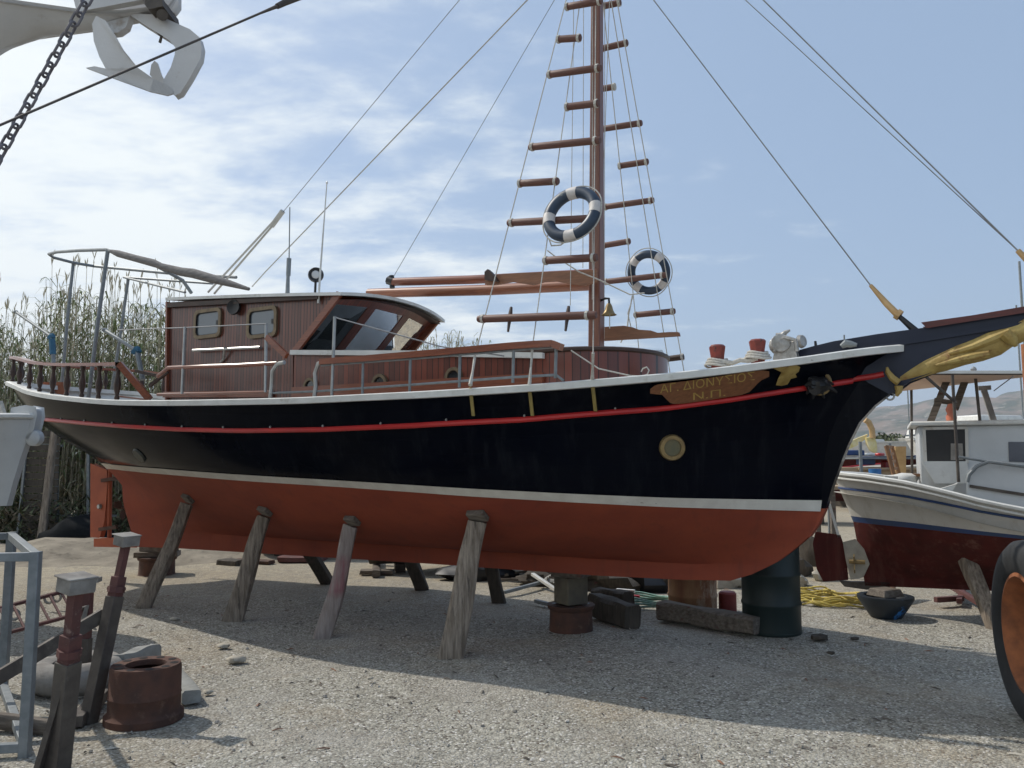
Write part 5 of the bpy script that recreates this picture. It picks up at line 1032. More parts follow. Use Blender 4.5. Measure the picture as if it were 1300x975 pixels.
# supports of the white boat
q = gnd(1125, 783); m = MB(); m.lathe([(0, 0), (.16, 0), (.20, .06), (.29, .20), (.29, .23), (.22, .23), (.2, .18), (0, .17)], q, n=24); tag(m.build('upturned_basin', mat('dark_blue_basin', (.012, .02, .03), rough=.5, dirt=(.03, .16, .42), dscale=1.6, dthr=(.60, .63))), 'dark basin with a bright blue patch under the white boat stern', 'basin')
m = MB(); m.box((q.x, q.y, .23 + .035), (.3, .26, .08), Matrix.Rotation(.4, 3, 'Z'), top=(.8, .8)); tag(m.build('wooden_block', 'timber_x', bevel=.01), 'worn block on the dark basin under the white boat keel', 'wooden block')
p0 = gnd(1266, 799); m = timber(p0 - Vector((0, 0, .02)), Vector((p0.x - .13, p0.y + .35, .80)), .15, .15, .12, .12, seed=50); tag(m.build('timber_prop', 'timber'), 'grey timber prop under the white boat, beside the big wheel', 'timber prop')
m = timber(gnd(1142, 772) + Vector((0, .3, 0)), gnd(1160, 765) + Vector((0, .5, .36)), .12, .12, .08, .08, seed=51); tag(m.build('timber_prop', 'chairwood'), 'short brown board leaning under the white boat keel', 'plank')
for i, (u0, v0, u1, v1, h0, h1, lb) in enumerate(((1198, 752, 1245, 772, .14, .05, 'reddish bar slanting'), (1188, 768, 1222, 766, .06, .06, 'short red bar lying'), (1218, 769, 1226, 742, .05, .05, 'rusty bar pointing away'), (1196, 750, 1207, 742, .14, .35, 'thin rod sticking up'))):
    m = MB(); a = gnd(u0, v0); b = gnd(u1, v1); m.bar(a + Vector((0, 0, h0)), b + Vector((0, 0, h1)), .06 if i < 3 else .025, .06 if i < 3 else .025); tag(m.build('steel_bar', 'redoxide', bevel=.004), lb + ' in the scrap under the white boat', 'steel bar', 'scrap bars under the white boat')
# brown post at the right edge
a_ = atY(1304, 437, 7.2); m = MB(); m.tube([Vector((a_.x, 7.2, -.02)), a_], .05, n=10); tag(m.build('brown_post', mat('orange_brown_post', (.36, .14, .05), (.25, .09, .035), rough=.7)), 'orange brown upright post at the right edge of the photo', 'post')
# big wheel, right foreground
wc = gnd(1333, 926); wr = .60; wn_ = Vector((-.955, .25, 0)).normalized(); cw = Vector((wc.x, wc.y, wr - .012))
whe = thing('truck_wheel', 'big black tyre on an orange rusty rim at the right edge in the foreground', 'wheel', (wc.x, wc.y, 0))
tw = .15
m = MB(); m.lathe([(.36, -tw * .7), (.40, -tw * .95), (.48, -tw * 1.05), (.55, -tw * .95), (.59, -tw * .7), (.60, -tw * .3), (.60, tw * .3), (.59, tw * .7), (.55, tw * .95), (.48, tw * 1.05), (.40, tw * .95), (.36, tw * .7)], cw, wn_, n=56); ty = m.build('tyre', 'rubber', whe)
m = MB(); m.lathe([(.385, tw * .86), (.36, tw * .9), (.345, tw * .70), (.32, tw * .2), (.31, -tw * .2), (.12, -tw * .05), (.11, tw * .15), (0, tw * .18)], cw, wn_, n=48); m.build('rim', 'rim', whe)
m = MB()
for k_ in range(8): a = k_ * math.pi / 4; x_, y_ = frame_of(wn_); m.lathe([(.018, -.02), (.018, .02), (0, .022)], cw + (x_ * math.cos(a) + y_ * math.sin(a)) * .2 + wn_ * .0, wn_, n=8)
m.build('wheel_nut', 'rust', whe)

# ================================================================ left foreground
# white bow at the left edge
Lf = Frame(R(8), -5.6, 8.6)
lb_ = thing('white_dinghy', 'white wooden boat bow poking in at the left edge below the big stern', 'boat', (Lf.ox, Lf.oy, 0), -R(8), local=True)
m = MB(); rows = []
for t_, (vt, ut, zb, br) in enumerate(()): pass
stem2 = [Lf.on(u, v, 0) for u, v in [(12, 642), (20, 612), (30, 580), (40, 552), (47, 527)]]
sh_ = lambda d: stem2[-1].z + .02 + .03 * d
rows = []
for k_ in range(5):
    row = []
    for i in range(22):
        d = 3.4 * (i / 21) ** 1.2; q = stem2[k_]; zz = q.z + (.0 if k_ < 4 else .0) - (d * .035 if k_ == 4 else -d * .0) ; 
        b = .04 + (.10 + .17 * k_) * (d / 3.4) ** (.75 - .05 * k_) * 1.35; row.append(Vector((q.x - d, -b, zz)))
    rows.append(row)
m.grid(rows); m.grid([[Vector((q.x, -q.y, q.z)) for q in r_] for r_ in rows][::-1]); m.grid([[Vector((q.x, -q.y, q.z)) for q in rows[0]], rows[0]]); cc = [r_[0] for r_ in rows]; m.grid([cc, [Vector((q.x, -q.y, q.z)) for q in cc]], smooth=False)
ce = [r_[-1] for r_ in rows]; m.grid([[Vector((q.x, -q.y, q.z)) for q in ce], ce], smooth=False)
lh = m.build('hull', 'gel', lb_)
m = MB()
for sg in (1, -1): m.tube([Vector((q.x, sg * (q.y - .01), q.z - .015)) for q in rows[-1]], .03, n=6)
m.build('gunwale', 'white', lh)
m = MB(); m.grid([[q - Vector((0, 0, .05)) for q in rows[-1]], [Vector((q.x, -q.y, q.z - .05)) for q in rows[-1]]]); m.build('foredeck', 'gel', lh)
m = MB(); hp = [Lf.on(u, v, 0) for u, v in [(20, 540), (21, 520), (38, 517), (49, 519), (50, 528), (46, 545), (40, 555)]]; m.prism([q - Vector((0, .06, 0)) for q in hp], (0, .12, 0)); m.build('stem_head', 'gel', lb_, bevel=.02)
m = MB(); c_ = Lf.on(42, 556, .03); m.lathe([(0, .03), (.06, .03), (.085, .01), (.085, -.06), (0, -.06)], c_, (0, -1, 0), n=20); m.build('stem_roller', 'gel', lb_)
m = MB(); m.tube([Lf.on(0, 510, .1), Lf.on(6, 530, .1), Lf.on(10, 538, .1)], .03, n=6); m.build('bow_line', 'rope', lb_)
sb_ = Lf.world(Vector((-1.0, 0, 0))); m = MB(); m.box((sb_.x, sb_.y, (stem2[0].z) / 2 - .01), (.4, .4, stem2[0].z), Matrix.Rotation(.2, 3, 'Z')); tag(m.build('boat_stand', 'timber_dark', bevel=.01), 'dark timber crib under the white bow at the left edge', 'stand')
sb_ = Lf.world(Vector((-3.1, 0, 0))); m = MB(); m.box((sb_.x, sb_.y, (stem2[0].z) / 2 - .01), (.4, .4, stem2[0].z)); tag(m.build('boat_stand', 'timber_dark', bevel=.01), 'dark timber crib under the white boat at the left edge, further back', 'stand')

# galvanised frame bottom left
fg = thing('steel_crate_frame', 'empty frame of galvanised square tube standing at the bottom left corner', 'metal frame', gnd(31, 962))
c0 = gnd(31, 962); c0.z = -.01; zt = atY(31, 700, c0.y).z; W_, D_ = .75, .75; m = []
rr_ = gnd(3, 880); px = [Vector((c0.x, c0.y, 0)), Vector((c0.x - W_, c0.y - .12, 0)), Vector((rr_.x - W_, rr_.y - .12, 0)), Vector((rr_.x, rr_.y, 0))]
for q in px: MB().bar(q - Vector((0, 0, .012)), q + Vector((0, 0, zt)), .055, .055, ref=(1, .1, 0)).build('upright', 'galv', fg, bevel=.004)
for a, b in zip(px, px[1:] + px[:1]):
    for z in (zt - .03, .06): MB().bar(a + Vector((0, 0, z)), b + Vector((0, 0, z)), .05, .05).build('rail', 'galv', fg, bevel=.004)

# adjustable boat stands
def stand(label, base, headpix, Y, hsz, rod, outer, mid, headm='cement', grp='adjustable steel boat stands'):
    b0 = gnd(*base); root = thing('boat_stand', label, 'boat stand', (b0.x, b0.y, 0), group=grp)
    hd = atY(headpix[0], headpix[1], Y); jn = b0 + (hd - b0) * mid
    MB().bar(Vector((b0.x, b0.y, -.012)), jn, outer, outer, ref=(1, -.4, 0)).build('outer_tube', 'darksteel', root, bevel=.004)
    d = (hd - b0).normalized()
    MB().bar(jn - d * .02, jn + (hd - jn) * .35, outer * .84, outer * .84, ref=(1, -.4, 0)).build('inner_tube', 'redoxide', root, bevel=.004)
    m_ = MB(); m_.bar(jn + (hd - jn) * .33, hd, rod, rod, ref=(1, -.4, 0)); m_.build('screw_rod', 'redoxide', root)
    q = jn + (hd - jn) * .12; m_ = MB(); m_.tube([q + Vector((-.06, 0, .01)), q + Vector((.06, 0, 0))], .012); m_.tube([q - d * .02, q + d * .02], outer * .65, n=8); m_.build('locking_pin', 'redoxide', root)
    m_ = MB(); m_.box(hd, (hsz * 1.25, hsz * 1.5, hsz * .8), Matrix.Rotation(-.5, 3, 'Z') @ Matrix.Rotation(.15, 3, 'Y')); m_.box(hd + Vector((0, 0, hsz * .42)), (hsz * 1.45, hsz * 1.7, hsz * .12), Matrix.Rotation(-.5, 3, 'Z') @ Matrix.Rotation(.15, 3, 'Y')); m_.build('head_pad', headm, root, bevel=.01)
    return root, b0, jn, hd
sA, bA, jA, hA = stand('tall steel boat stand with red upper tube, nearest the camera', (72, 985), (97, 742), 4.35, .100, .055, .095, .60)
sB, bB, jB, hB = stand('slim leaning steel boat stand with crusted pad, left of the rusty brake drum', (112, 916), (161, 686), 5.6, .088, .045, .085, .68)
m = MB(); bl = gnd(45, 990); m.bar(Vector((bl.x, bl.y, -.01)), jA - Vector((0, 0, .05)), .03, .07, ref=(0, 1, 0)); m.build('rear_leg', 'darksteel', sA)
p0, p1 = atY(0, 878, 4.95), atY(132, 780, 5.55); MB().bar(p0 - Vector((.35, 0, .12)), p1, .04, .085).build('cross_brace', 'darksteel', sB)
p0, p1 = gnd(95, 925), gnd(130, 888); MB().bar(p0 + Vector((0, 0, .04)), p1 + Vector((0, 0, .04)), .09, .07).build('foot_beam', 'darksteel', sB, bevel=.004)
p0, p1 = atY(0, 882, 5.3), atY(84, 905, 5.15); m = timber(p0 - Vector((.4, 0, 0)), p1, .09, .09, .06, .06, seed=61, ref=(0, 0, 1)); m.v = [q - Vector((0, 0, 0)) for q in m.v]
zmin = min(q.z for q in m.v); m.v = [q - Vector((0, 0, zmin + .01)) for q in m.v]; tag(m.build('ground_beam', 'timber_x'), 'wooden bar lying on the ground behind the galvanised frame', 'timber')
q0 = gnd(106, 872); hC = atY(113, 736, q0.y); rC = thing('boat_stand', 'reddish steel boat stand standing behind the nearest one', 'boat stand', (q0.x, q0.y, 0), group='adjustable steel boat stands')
MB().bar(Vector((q0.x, q0.y, -.01)), q0 + (hC - q0) * .45, .07, .07).build('outer_tube', 'darksteel', rC, bevel=.004); MB().bar(q0 + (hC - q0) * .45, hC, .06, .06).build('inner_tube', 'redoxide', rC, bevel=.004)
m = MB(); m.box(hC, (.16, .10, .035), Matrix.Rotation(.2, 3, 'Z')); m.build('head_pad', 'cement', rC)
q = hC - Vector((0, 0, .22)); m = MB(); m.tube([q + Vector((-.05, -.03, 0)), q + Vector((.02, -.05, .03)), q + Vector((.0, -.05, -.06))], .018); m.build('locking_pin', 'cement', rC)
# dusty tyre and block
tc_ = gnd(98, 872); tc_ = Vector((tc_.x, tc_.y, 0)); tt = thing('scrap_wheel', 'dusty grey old tyre lying flat behind the boat stands', 'wheel', tc_)
m = MB(); m.lathe([(.17, .02), (.22, -.012), (.28, -.005), (.33, .04), (.345, .10), (.33, .16), (.28, .205), (.22, .215), (.17, .19), (.17, .02)], tc_, n=36, wob=.02); m.build('tyre_carcass', 'cement', tt)
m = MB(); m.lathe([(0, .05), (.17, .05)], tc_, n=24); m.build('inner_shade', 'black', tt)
tc2 = gnd(150, 862); m = timber(gnd(148, 868) + Vector((0, 0, .06)), gnd(182, 850) + Vector((.05, .1, .06)), .3, .26, .12, .1, seed=66, ref=(0, 0, 1)); tag(m.build('concrete_slab', 'concrete'), 'broken pale slab behind the rusty brake drum', 'slab')
m = timber(gnd(215, 872) + Vector((0, .1, .045)), gnd(243, 893) + Vector((0, 0, .045)), .09, .09, .14, .13, seed=67, ref=(0, 0, 1)); tag(m.build('concrete_block', 'concrete'), 'grey concrete block beside the rusty brake drum, on its right', 'block')
# lattice metal on the ground
tl = thing('rusty_lattice', 'twisted rusty metal lattice lying on the ground behind the galvanised frame', 'scrap metal', gnd(45, 790))
m = MB(); A0, A1_, B0_, B1_ = atY(0, 772, 7.0), atY(92, 748, 7.6), atY(0, 806, 6.7), atY(96, 780, 7.3)
for a, b in ((A0, A1_), (B0_, B1_)): m.tube([a - Vector((.6, 0, .03)), a, b], .018, n=6)
zz = min(q.z for q in m.v) ; m.v = [q - Vector((0, 0, zz + .0)) for q in m.v] if zz < 0 else m.v; dzz = zz if zz < 0 else 0
rd = random.Random(4)
for k_ in range(7): f_ = k_ / 6; a = A0 + (A1_ - A0) * f_ - Vector((0, 0, dzz)); b = B0_ + (B1_ - B0_) * min(1, f_ + .14) - Vector((0, 0, dzz)); m.tube([a, b], .012, n=5)
m.build('lattice_bars', 'redoxide', tl)
m = MB()
for u, v in ((16, 796), (60, 774), (70, 772)): q = gnd(u, v) + Vector((0, 0, .12)); m.tube([q + Vector((.05 * math.cos(a), .02, .05 * math.sin(a))) for a in [i * math.pi / 5 for i in range(10)]], .016, n=5, closed=True)
m.build('scroll', 'cement', tl)
# stones
for i, (u, v, r, lb) in enumerate(((283, 822, .045, 'pale round stone left of the second prop'), (300, 840, .06, 'flat whitish stone on the gravel below the second prop'), (222, 787, .04, 'small stone between the first and second props'), (264, 880, .03, 'small pale stone right of the concrete block'), (690, 878, .022, 'small chip of pale stone in the middle foreground'), (470, 862, .02, 'tiny white chip of stone in front of the pink stained prop'), (1040, 812, .06, 'dark clod beside the dark teal oil drum'), (1085, 812, .03, 'small dark pebble right of the clod'), (1055, 830, .028, 'small dark stone in the shadow below the oil drum'))):
    q = gnd(u, v); m = MB(); m.blob(q + Vector((0, 0, r * .35)), r, n=6, seed=70 + i, squash=(1.3, 1, .55), smooth=False); tag(m.build('stone', 'stone' if i < 6 else 'timber_dark'), lb, 'stone')

# ================================================================ overhead bow top left with anchor and chain
Yo = 4.2
ob = thing('overhanging_bow', 'pale underside of a neighbouring boat bow jutting in above, top left', 'boat', atY(-60, 20, Yo))
def o3(u, v, dy=0): return atY(u, v, Yo + dy)
prof_o = [(224, -8), (222, 2), (215, 12), (160, 24), (115, 38), (50, 44), (0, 62), (-50, 98), (-105, 170), (-165, 290), (-225, 430), (-300, 540), (-420, 590), (-800, 610), (-1400, 620), (-2000, 620)]
rows = []
for u, v in prof_o:
    k_ = o3(u, v); d_ = max(0, -1.77 - k_.x); hb_ = 1.45 * min(1, d_ / 4.2) ** 1.35 * (1 if d_ < 6 else max(.75, 1 - (d_ - 6) * .06)); zt_o = 4.12 + .02 * d_; row = []
    for q_ in (-1, -.97, -.9, -.75, -.5, -.25, 0, .25, .5, .75, .9, .97, 1): a_ = abs(q_); bb = hb_ * a_ ** .75; zz_ = k_.z + max(.02, zt_o - k_.z) * a_ ** 1.15; row.append(Vector((k_.x, Yo + (bb if q_ > 0 else -bb), zz_)))
    rows.append(row)
m = MB(); m.grid(rows); m.grid([[r_[0] + Vector((0, 0, -.02)) for r_ in rows], [r_[-1] + Vector((0, 0, -.02)) for r_ in rows]], smooth=False); m.add(rows[-1], [tuple(range(13))]); m.build('hull', 'shell', ob)
for xx_ in (-4.6, -8.2): m = MB(); m.box((xx_, Yo, .77), (.4, .5, 1.56)); m.build('cradle_leg', 'timber_dark', ob)
m = MB(); ch_ = [o3(u, v) for u, v in [(110, 28), (215, 8), (221, 0), (221, -20), (100, -10)]]; m.prism([q - Vector((0, .10, 0)) for q in ch_], (0, .04, 0)); m.prism([q + Vector((0, .06, 0)) for q in ch_], (0, .04, 0)); m.build('roller_channel', 'shell', ob)
m = MB(); m.prism([o3(u, v) - Vector((0, .11, 0)) for u, v in [(196, 13), (216, 11), (218, 22), (200, 26), (195, 20)]], (0, .22, 0)); m.tube([o3(206, 19, -.09), o3(206, 19, .09)], .03, n=10); m.build('roller', 'darksteel', ob)
m = MB(); m.prism([o3(u, v, -.02) for u, v in [(118, 32), (165, 20), (160, 34), (150, 41), (142, 42), (132, 38)]], (0, .05, 0)); m.build('keel_fin', 'shell', ob)
an = thing('plough_anchor', 'big white galvanised anchor with curved flukes hanging under the overhead bow', 'anchor', o3(200, 100))
sh = [(166, 18), (200, 20), (222, 30), (240, 38), (252, 48), (255, 60), (253, 74), (240, 98), (228, 117), (222, 120), (208, 103), (218, 86), (223, 70), (224, 60), (216, 50), (200, 40), (184, 30)]
m = MB(); m.prism([o3(u, v, -.025) for u, v in sh], (0, .05, 0)); m.build('shank', 'shell', an, bevel=.006)
fl = [(117, 30), (122, 20), (134, 26), (146, 45), (158, 66), (175, 86), (195, 100), (213, 108), (222, 118), (212, 121), (190, 116), (160, 105), (130, 94), (109, 86), (120, 84), (134, 87), (126, 72), (119, 52)]
def curved(pts, c0_, amt): return [o3(u, v, -.10 + amt * math.sin((v - 20) / 100 * 3.14)) for u, v in pts]
m = MB(); f1_ = [o3(u, v, -.02 - .16 * math.sin(min(1, max(0, (222 - u) / 105)) * 2.6)) for u, v in fl]
cen_i = len(f1_); m.prism(f1_, (0, .012, 0)); m.build('fluke', 'shell', an)
m = MB(); f2_ = [o3(u, v, .02 + .16 * math.sin(min(1, max(0, (222 - u) / 105)) * 2.6)) for u, v in [(190, 95), (192, 82), (196, 77), (200, 80), (205, 95), (212, 108), (222, 118), (205, 112)]]; m.prism(f2_, (0, .012, 0)); m.build('fluke', 'shell', an)
m = MB(); m.tube([o3(196, 36), o3(205, 46), o3(203, 54)], .008); m.build('shackle_pin', 'darksteel', an)
# chain
def chain(p0, p1, nl, r, wl, name, label):
    d = (p1 - p0); L_ = d.length; d.normalize(); x, y = frame_of(d); ll = L_ / nl; m_ = MB()
    for i in range(nl):
        c_ = p0 + d * (ll * (i + .5)); e = x if i % 2 else y; hl = ll * .68; pts_ = []
        for k_ in range(14):
            a = k_ * 2 * math.pi / 14; sx_ = math.cos(a); sy_ = math.sin(a); pts_.append(c_ + d * ((hl - wl) * (1 if sx_ > 0 else -1) * (abs(sx_) > .05) + wl * sx_) + e * wl * sy_)
        m_.tube(pts_, r, n=6, closed=True)
    return tag(m_.build(name, mat('chain_steel', (.20, .19, .21), (.13, .125, .14), rough=.55, metal=.3)), label, 'chain')
chain(atY(-392, 890, 3.6), atY(122, -20, 3.6), 66, .0068, .021, 'anchor_chain', 'dark steel chain hanging diagonally across the top left corner')
# forestay across the top left
m = MB(); m.tube([atY(-560, 400, 1.7), atY(-40, 176, 3.2), atY(330, 17, 4.4), atY(352, 8, 4.45)], [.005, .0055, .0065, .011], n=8); m.tube([atY(352, 8, 4.45), atY(362, 3, 4.5), atY(420, -18, 4.6), atY(440, -26, 4.6), atY(1000, -250, 6.0)], [.017, .02, .016, .006, .006], n=8); tag(m.build('wire_stay', 'darksteel'), 'thin dark wire stay crossing the top left corner with a thick swage', 'wire')

# ================================================================ background left: reeds, lattice fence, pallet
def leaf_mat(nm, c1_, c2_): 
    mm_ = mat(nm, c1_, c2_, rough=.6, vscale=1.5); mm_.node_tree.nodes['Principled BSDF'].inputs['Transmission Weight'].default_value = 0; return mm_
rd = random.Random(21); m = MB()
def reed(x, y, h, top_plume):
    lean = Vector((rd.uniform(-.05, .05), rd.uniform(-.05, .05), 1)); b = Vector((x, y, -.02)); pts_ = [b + lean * (h * t_) for t_ in (0, .5, 1)]
    st = b + lean * h; w_ = .013
    m.add([b + Vector((-w_, 0, 0)), b + Vector((w_, 0, 0)), st + Vector((w_ * .4, 0, 0)), st + Vector((-w_ * .4, 0, 0)), b + Vector((0, w_, 0)), b + Vector((0, -w_, 0)), st + Vector((0, -w_ * .4, 0)), st + Vector((0, w_ * .4, 0))], [(0, 1, 2, 3), (4, 5, 6, 7)], 1)
    hl = h * (.80 if top_plume else 1.0)
    nl_ = int(rd.uniform(15, 22))
    for i in range(nl_):
        z = hl * (.12 + .88 * (i + rd.random()) / nl_); a = rd.uniform(0, 6.283); L_ = rd.uniform(.35, .75) * (1 - .3 * z / h); d = Vector((math.cos(a), math.sin(a), 0)); sd_ = Vector((-d.y, d.x, 0)) * rd.uniform(.012, .022); o = b + lean * z
        r_ = rd.uniform(.5, 1.1)
        p1 = o + d * L_ * .45 + Vector((0, 0, L_ * .45 * r_)); p2 = o + d * L_ * .85 + Vector((0, 0, L_ * (.5 * r_ - .12))); p3 = o + d * L_ * 1.1 + Vector((0, 0, L_ * (.2 * r_ - .25)))
        mi = 0 if (z > h * .35 or rd.random() < .4) else 2
        if rd.random() < .35: mi = 3
        m.add([o - sd_ * .5, o + sd_ * .5, p1 + sd_, p1 - sd_, p2 + sd_ * .7, p2 - sd_ * .7, p3], [(0, 1, 2, 3), (3, 2, 4, 5), (5, 4, 6)], mi)
    if top_plume:
        o = b + lean * h
        for i in range(4): a = rd.uniform(0, 6.28); d = Vector((math.cos(a) * .06, math.sin(a) * .06, .24)); q = o - Vector((0, 0, rd.uniform(.0, .35))); m.add([q, q + d * .6 + Vector((.015, 0, 0)), q + d, q + d * .6 - Vector((.015, 0, 0))], [(0, 1, 2, 3)], 1)
for i in range(1250):
    u = rd.uniform(-110, 320); Y = rd.uniform(17.6, 21.5); x = (u - 650) / 1014 * Y
    if u > 225: hh_v = lin(u, [(225, 395), (262, 420), (320, 520)]) + rd.uniform(0, 30)
    else: hh_v = lin(u, [(-100, 400), (0, 395), (25, 450), (45, 395), (70, 355), (100, 372), (160, 388), (215, 385)]) + rd.choice([0, 10, 20, 45, 70, 110, 160])
    pl_ = rd.random() < .16 and u < 220
    if pl_: hh_v -= rd.uniform(15, 55)
    z = atY(u, hh_v, Y).z; reed(x, Y, max(.8, z), pl_)
for i in range(240):
    u = rd.uniform(500, 720); Y = rd.uniform(30, 33); x = (u - 650) / 1014 * Y; v = lin(u, [(500, 445), (540, 432), (580, 425), (610, 440), (720, 470)]) + rd.uniform(-8, 20); reed(x, Y, atY(u, v, Y).z, rd.random() < .3)
o = m.build('reeds', [leaf_mat('reed_leaf', (.20, .25, .10), (.13, .17, .065)), mat('reed_stem', (.52, .46, .34), (.40, .35, .25), rough=.8), mat('dry_reed_leaf', (.44, .36, .22), (.32, .26, .15), rough=.9), mat('grey_reed_leaf', (.38, .38, .25), (.26, .28, .16), rough=.7)]); kind(o, 'stuff'); o['label'] = 'tall green and straw coloured reeds growing behind the stern'
# low dark undergrowth
m = MB(); rd = random.Random(5)
for i in range(3600):
    u = rd.uniform(-60, 330); Y = rd.uniform(16.3, 18.0); x = (u - 650) / 1014 * Y; z = rd.random() ** 2 * .9; a = rd.uniform(0, 6.28); c_ = Vector((x, Y, z)); d = Vector((math.cos(a), math.sin(a), rd.uniform(.2, 1.2))) * rd.uniform(.1, .28); s_ = Vector((-math.sin(a), math.cos(a), 0)) * .03
    m.add([c_ - s_, c_ + s_, c_ + d], [(0, 1, 2)], rd.choice([0, 0, 1]))
o = m.build('undergrowth', [mat('weed_leaf', (.05, .075, .03), (.08, .09, .04), rough=.8), mat('dead_weed', (.17, .13, .08), rough=.9)]); kind(o, 'stuff'); o['label'] = 'dark weeds and dead stalks at the foot of the reeds'
# pallet panel and posts
pn = thing('slatted_panel', 'dark slatted timber panel standing upright in front of the reeds at the left', 'panel', gnd(52, 690))
Yp = gnd(52, 690).y; m = MB(); a0, a1 = atY(22, 690, Yp), atY(68, 690, Yp); zt = atY(40, 546, Yp).z
for k_ in range(16): z = zt * (k_ + .5) / 16; m.bar(Vector((a0.x, Yp, z)), Vector((a1.x, Yp + .05, z)), .03, zt / 16 * .84)
m.build('slat', 'timber_dark', pn)
m = MB(); m.bar(Vector((a0.x + .02, Yp - .05, -.01)), Vector((a0.x + .12, Yp - .05, zt + .1)), .04, .04, ref=(0, 1, 0)); m.build('side_pole', 'galv', pn)
p0 = gnd(56, 692); m = timber(Vector((p0.x, p0.y - .1, -.02)), atY(69, 548, p0.y), .16, .11, .14, .1, seed=80); tag(m.build('leaning_post', 'timber'), 'pale weathered post standing before the dark slatted panel', 'post')
fn = thing('pipe_fence', 'thin pipe railing in front of the reeds behind the rudder', 'fence', gnd(95, 690)); Yf = gnd(95, 690).y + .4
MB().bar(atY(72, 562, Yf) * 1, atY(72, 700, Yf), .06, .06, ref=(0, 1, 0)).build('fence_post', 'galv', fn); MB().bar(atY(112, 570, Yf), atY(112, 700, Yf), .05, .05, ref=(0, 1, 0)).build('fence_post', 'galv', fn)
MB().bar(atY(72, 654, Yf), atY(150, 655, Yf), .05, .05).build('fence_rail', 'galv', fn); MB().bar(atY(40, 564, Yf), atY(80, 566, Yf), .05, .05).build('fence_rail', 'galv', fn)
q = gnd(100, 695); m = MB(); m.blob(Vector((q.x, q.y, .15)), .55, n=10, seed=90, squash=(1.25, .8, .75), amp=.16); tag(m.build('black_tarpaulin', mat('black_tarp', (.010, .012, .014), rough=.9, bump=.8, bscale=4, spec=.1)), 'heap of black tarpaulin behind the rudder', 'tarpaulin')
# earth berm, its soil coloured darker to stand in for the shade there
m = MB(); rows = []
for i in range(12):
    t_ = i / 11; row = []
    for j in range(40):
        x = -13.5 + j * .28; y = 13.2 + 3.6 * t_; row.append((x, y, -.03 + .24 * math.sin(math.pi * t_) ** 1.2 * min(1, (j / 8)) * min(1, (39 - j) / 12) * (1 + .3 * math.sin(x * 2.1) + .15 * math.sin(x * 5 + y * 3))))
    rows.append(row)
bm = m.grid(rows).build('earth_bank', mat('shaded_bank_soil', (.30, .26, .20), (.17, .145, .11), rough=1, vscale=2.2, bump=1, bscale=7, dirt=(.10, .085, .065), dscale=5, dthr=(.55, .68))); kind(bm, 'structure')

# ================================================================ background scrap seen under the keel
rd = random.Random(77)
def plankthing(u0, v0, u1, v1, w_, h_, mt, lb, lift=0.0, cat='timber', nm='old_plank'):
    a, b = gnd(u0, v0), gnd(u1, v1); m_ = timber(a + Vector((0, 0, h_ / 2 + lift)), b + Vector((0, 0, h_ / 2 + lift)), h_, h_, w_, w_, seed=int(u0), ref=(0, 0, 1), n_=8); return tag(m_.build(nm, mt), lb, cat)
plankthing(360, 712, 408, 713, .5, .10, 'redoxide', 'reddish plank lying beyond the keel, left of the dark prop', cat='plank')
plankthing(282, 717, 306, 719, .25, .10, 'timber_dark', 'dark beam end lying beyond the keel between the first two props', cat='beam')
plankthing(458, 729, 500, 729, .16, .07, 'timber_x', 'grey beam of a small cross lying beyond the keel', cat='beam')
plankthing(477, 733, 479, 712, .12, .10, 'timber_x', 'short post crossing the grey beam beyond the keel', cat='beam')
plankthing(484, 715, 520, 717, .12, .10, 'tan', 'pale tan spar lying beyond the keel', lift=.06, cat='spar')
plankthing(300, 714, 345, 716, .2, .06, 'rust', 'low rusty rail lying beyond the keel near the second prop', cat='rail')
def dinghy(u, v, L_, wd, mt, lb, rz):
    c_ = gnd(u, v); root = thing('small_boat', lb, 'dinghy', (c_.x, c_.y, 0), rz); OFF[root.name] = Vector((0, 0, 0)); rows = []
    for t_ in (0, .35, .7, 1):
        row = []
        for i in range(19):
            p = i / 18; g_ = max(0, 1 - abs(2 * p - 1) ** 2.3) ** .7; row.append(Vector(((p - .5) * L_ * (.86 + .14 * t_), -(.05 + wd / 2 * g_) * (t_ ** .5 * .95 + .05), .10 + .42 * t_ + .14 * t_ * (2 * p - 1) ** 2)))
        rows.append(row)
    m_ = MB(); m_.grid(rows); m_.grid([[Vector((q.x, -q.y, q.z)) for q in r_] for r_ in rows][::-1]); h_ = m_.build('hull', mt, root)
    m_ = MB()
    for sg in (1, -1): m_.tube([Vector((q.x, sg * q.y, q.z)) for q in rows[-1]], .025, n=6)
    m_.build('gunwale', 'timber_x', h_)
    m_ = MB(); m_.grid([[q - Vector((0, 0, .12)) for q in rows[-1]], [Vector((q.x, -q.y, q.z - .12)) for q in rows[-1]]]); m_.build('thwart_deck', 'timber_dark', h_)
    m_ = MB(); m_.box((-.25 * L_, 0, .05), (.15, .5, .12)); m_.box((.25 * L_, 0, .05), (.15, .5, .12)); m_.build('chock', 'timber_dark', root); return root
dinghy(560, 722, 2.6, 1.0, 'timber_dark', 'dark old dinghy lying beyond the keel between the far props', .2)
dinghy(668, 732, 2.0, .9, 'timber_dark', 'dark old dinghy with a grey rim beyond the keel, right of the far props', -.3)
dinghy(400, 706, 2.4, 1.0, 'rust', 'rust coloured dinghy far beyond the keel', .1)
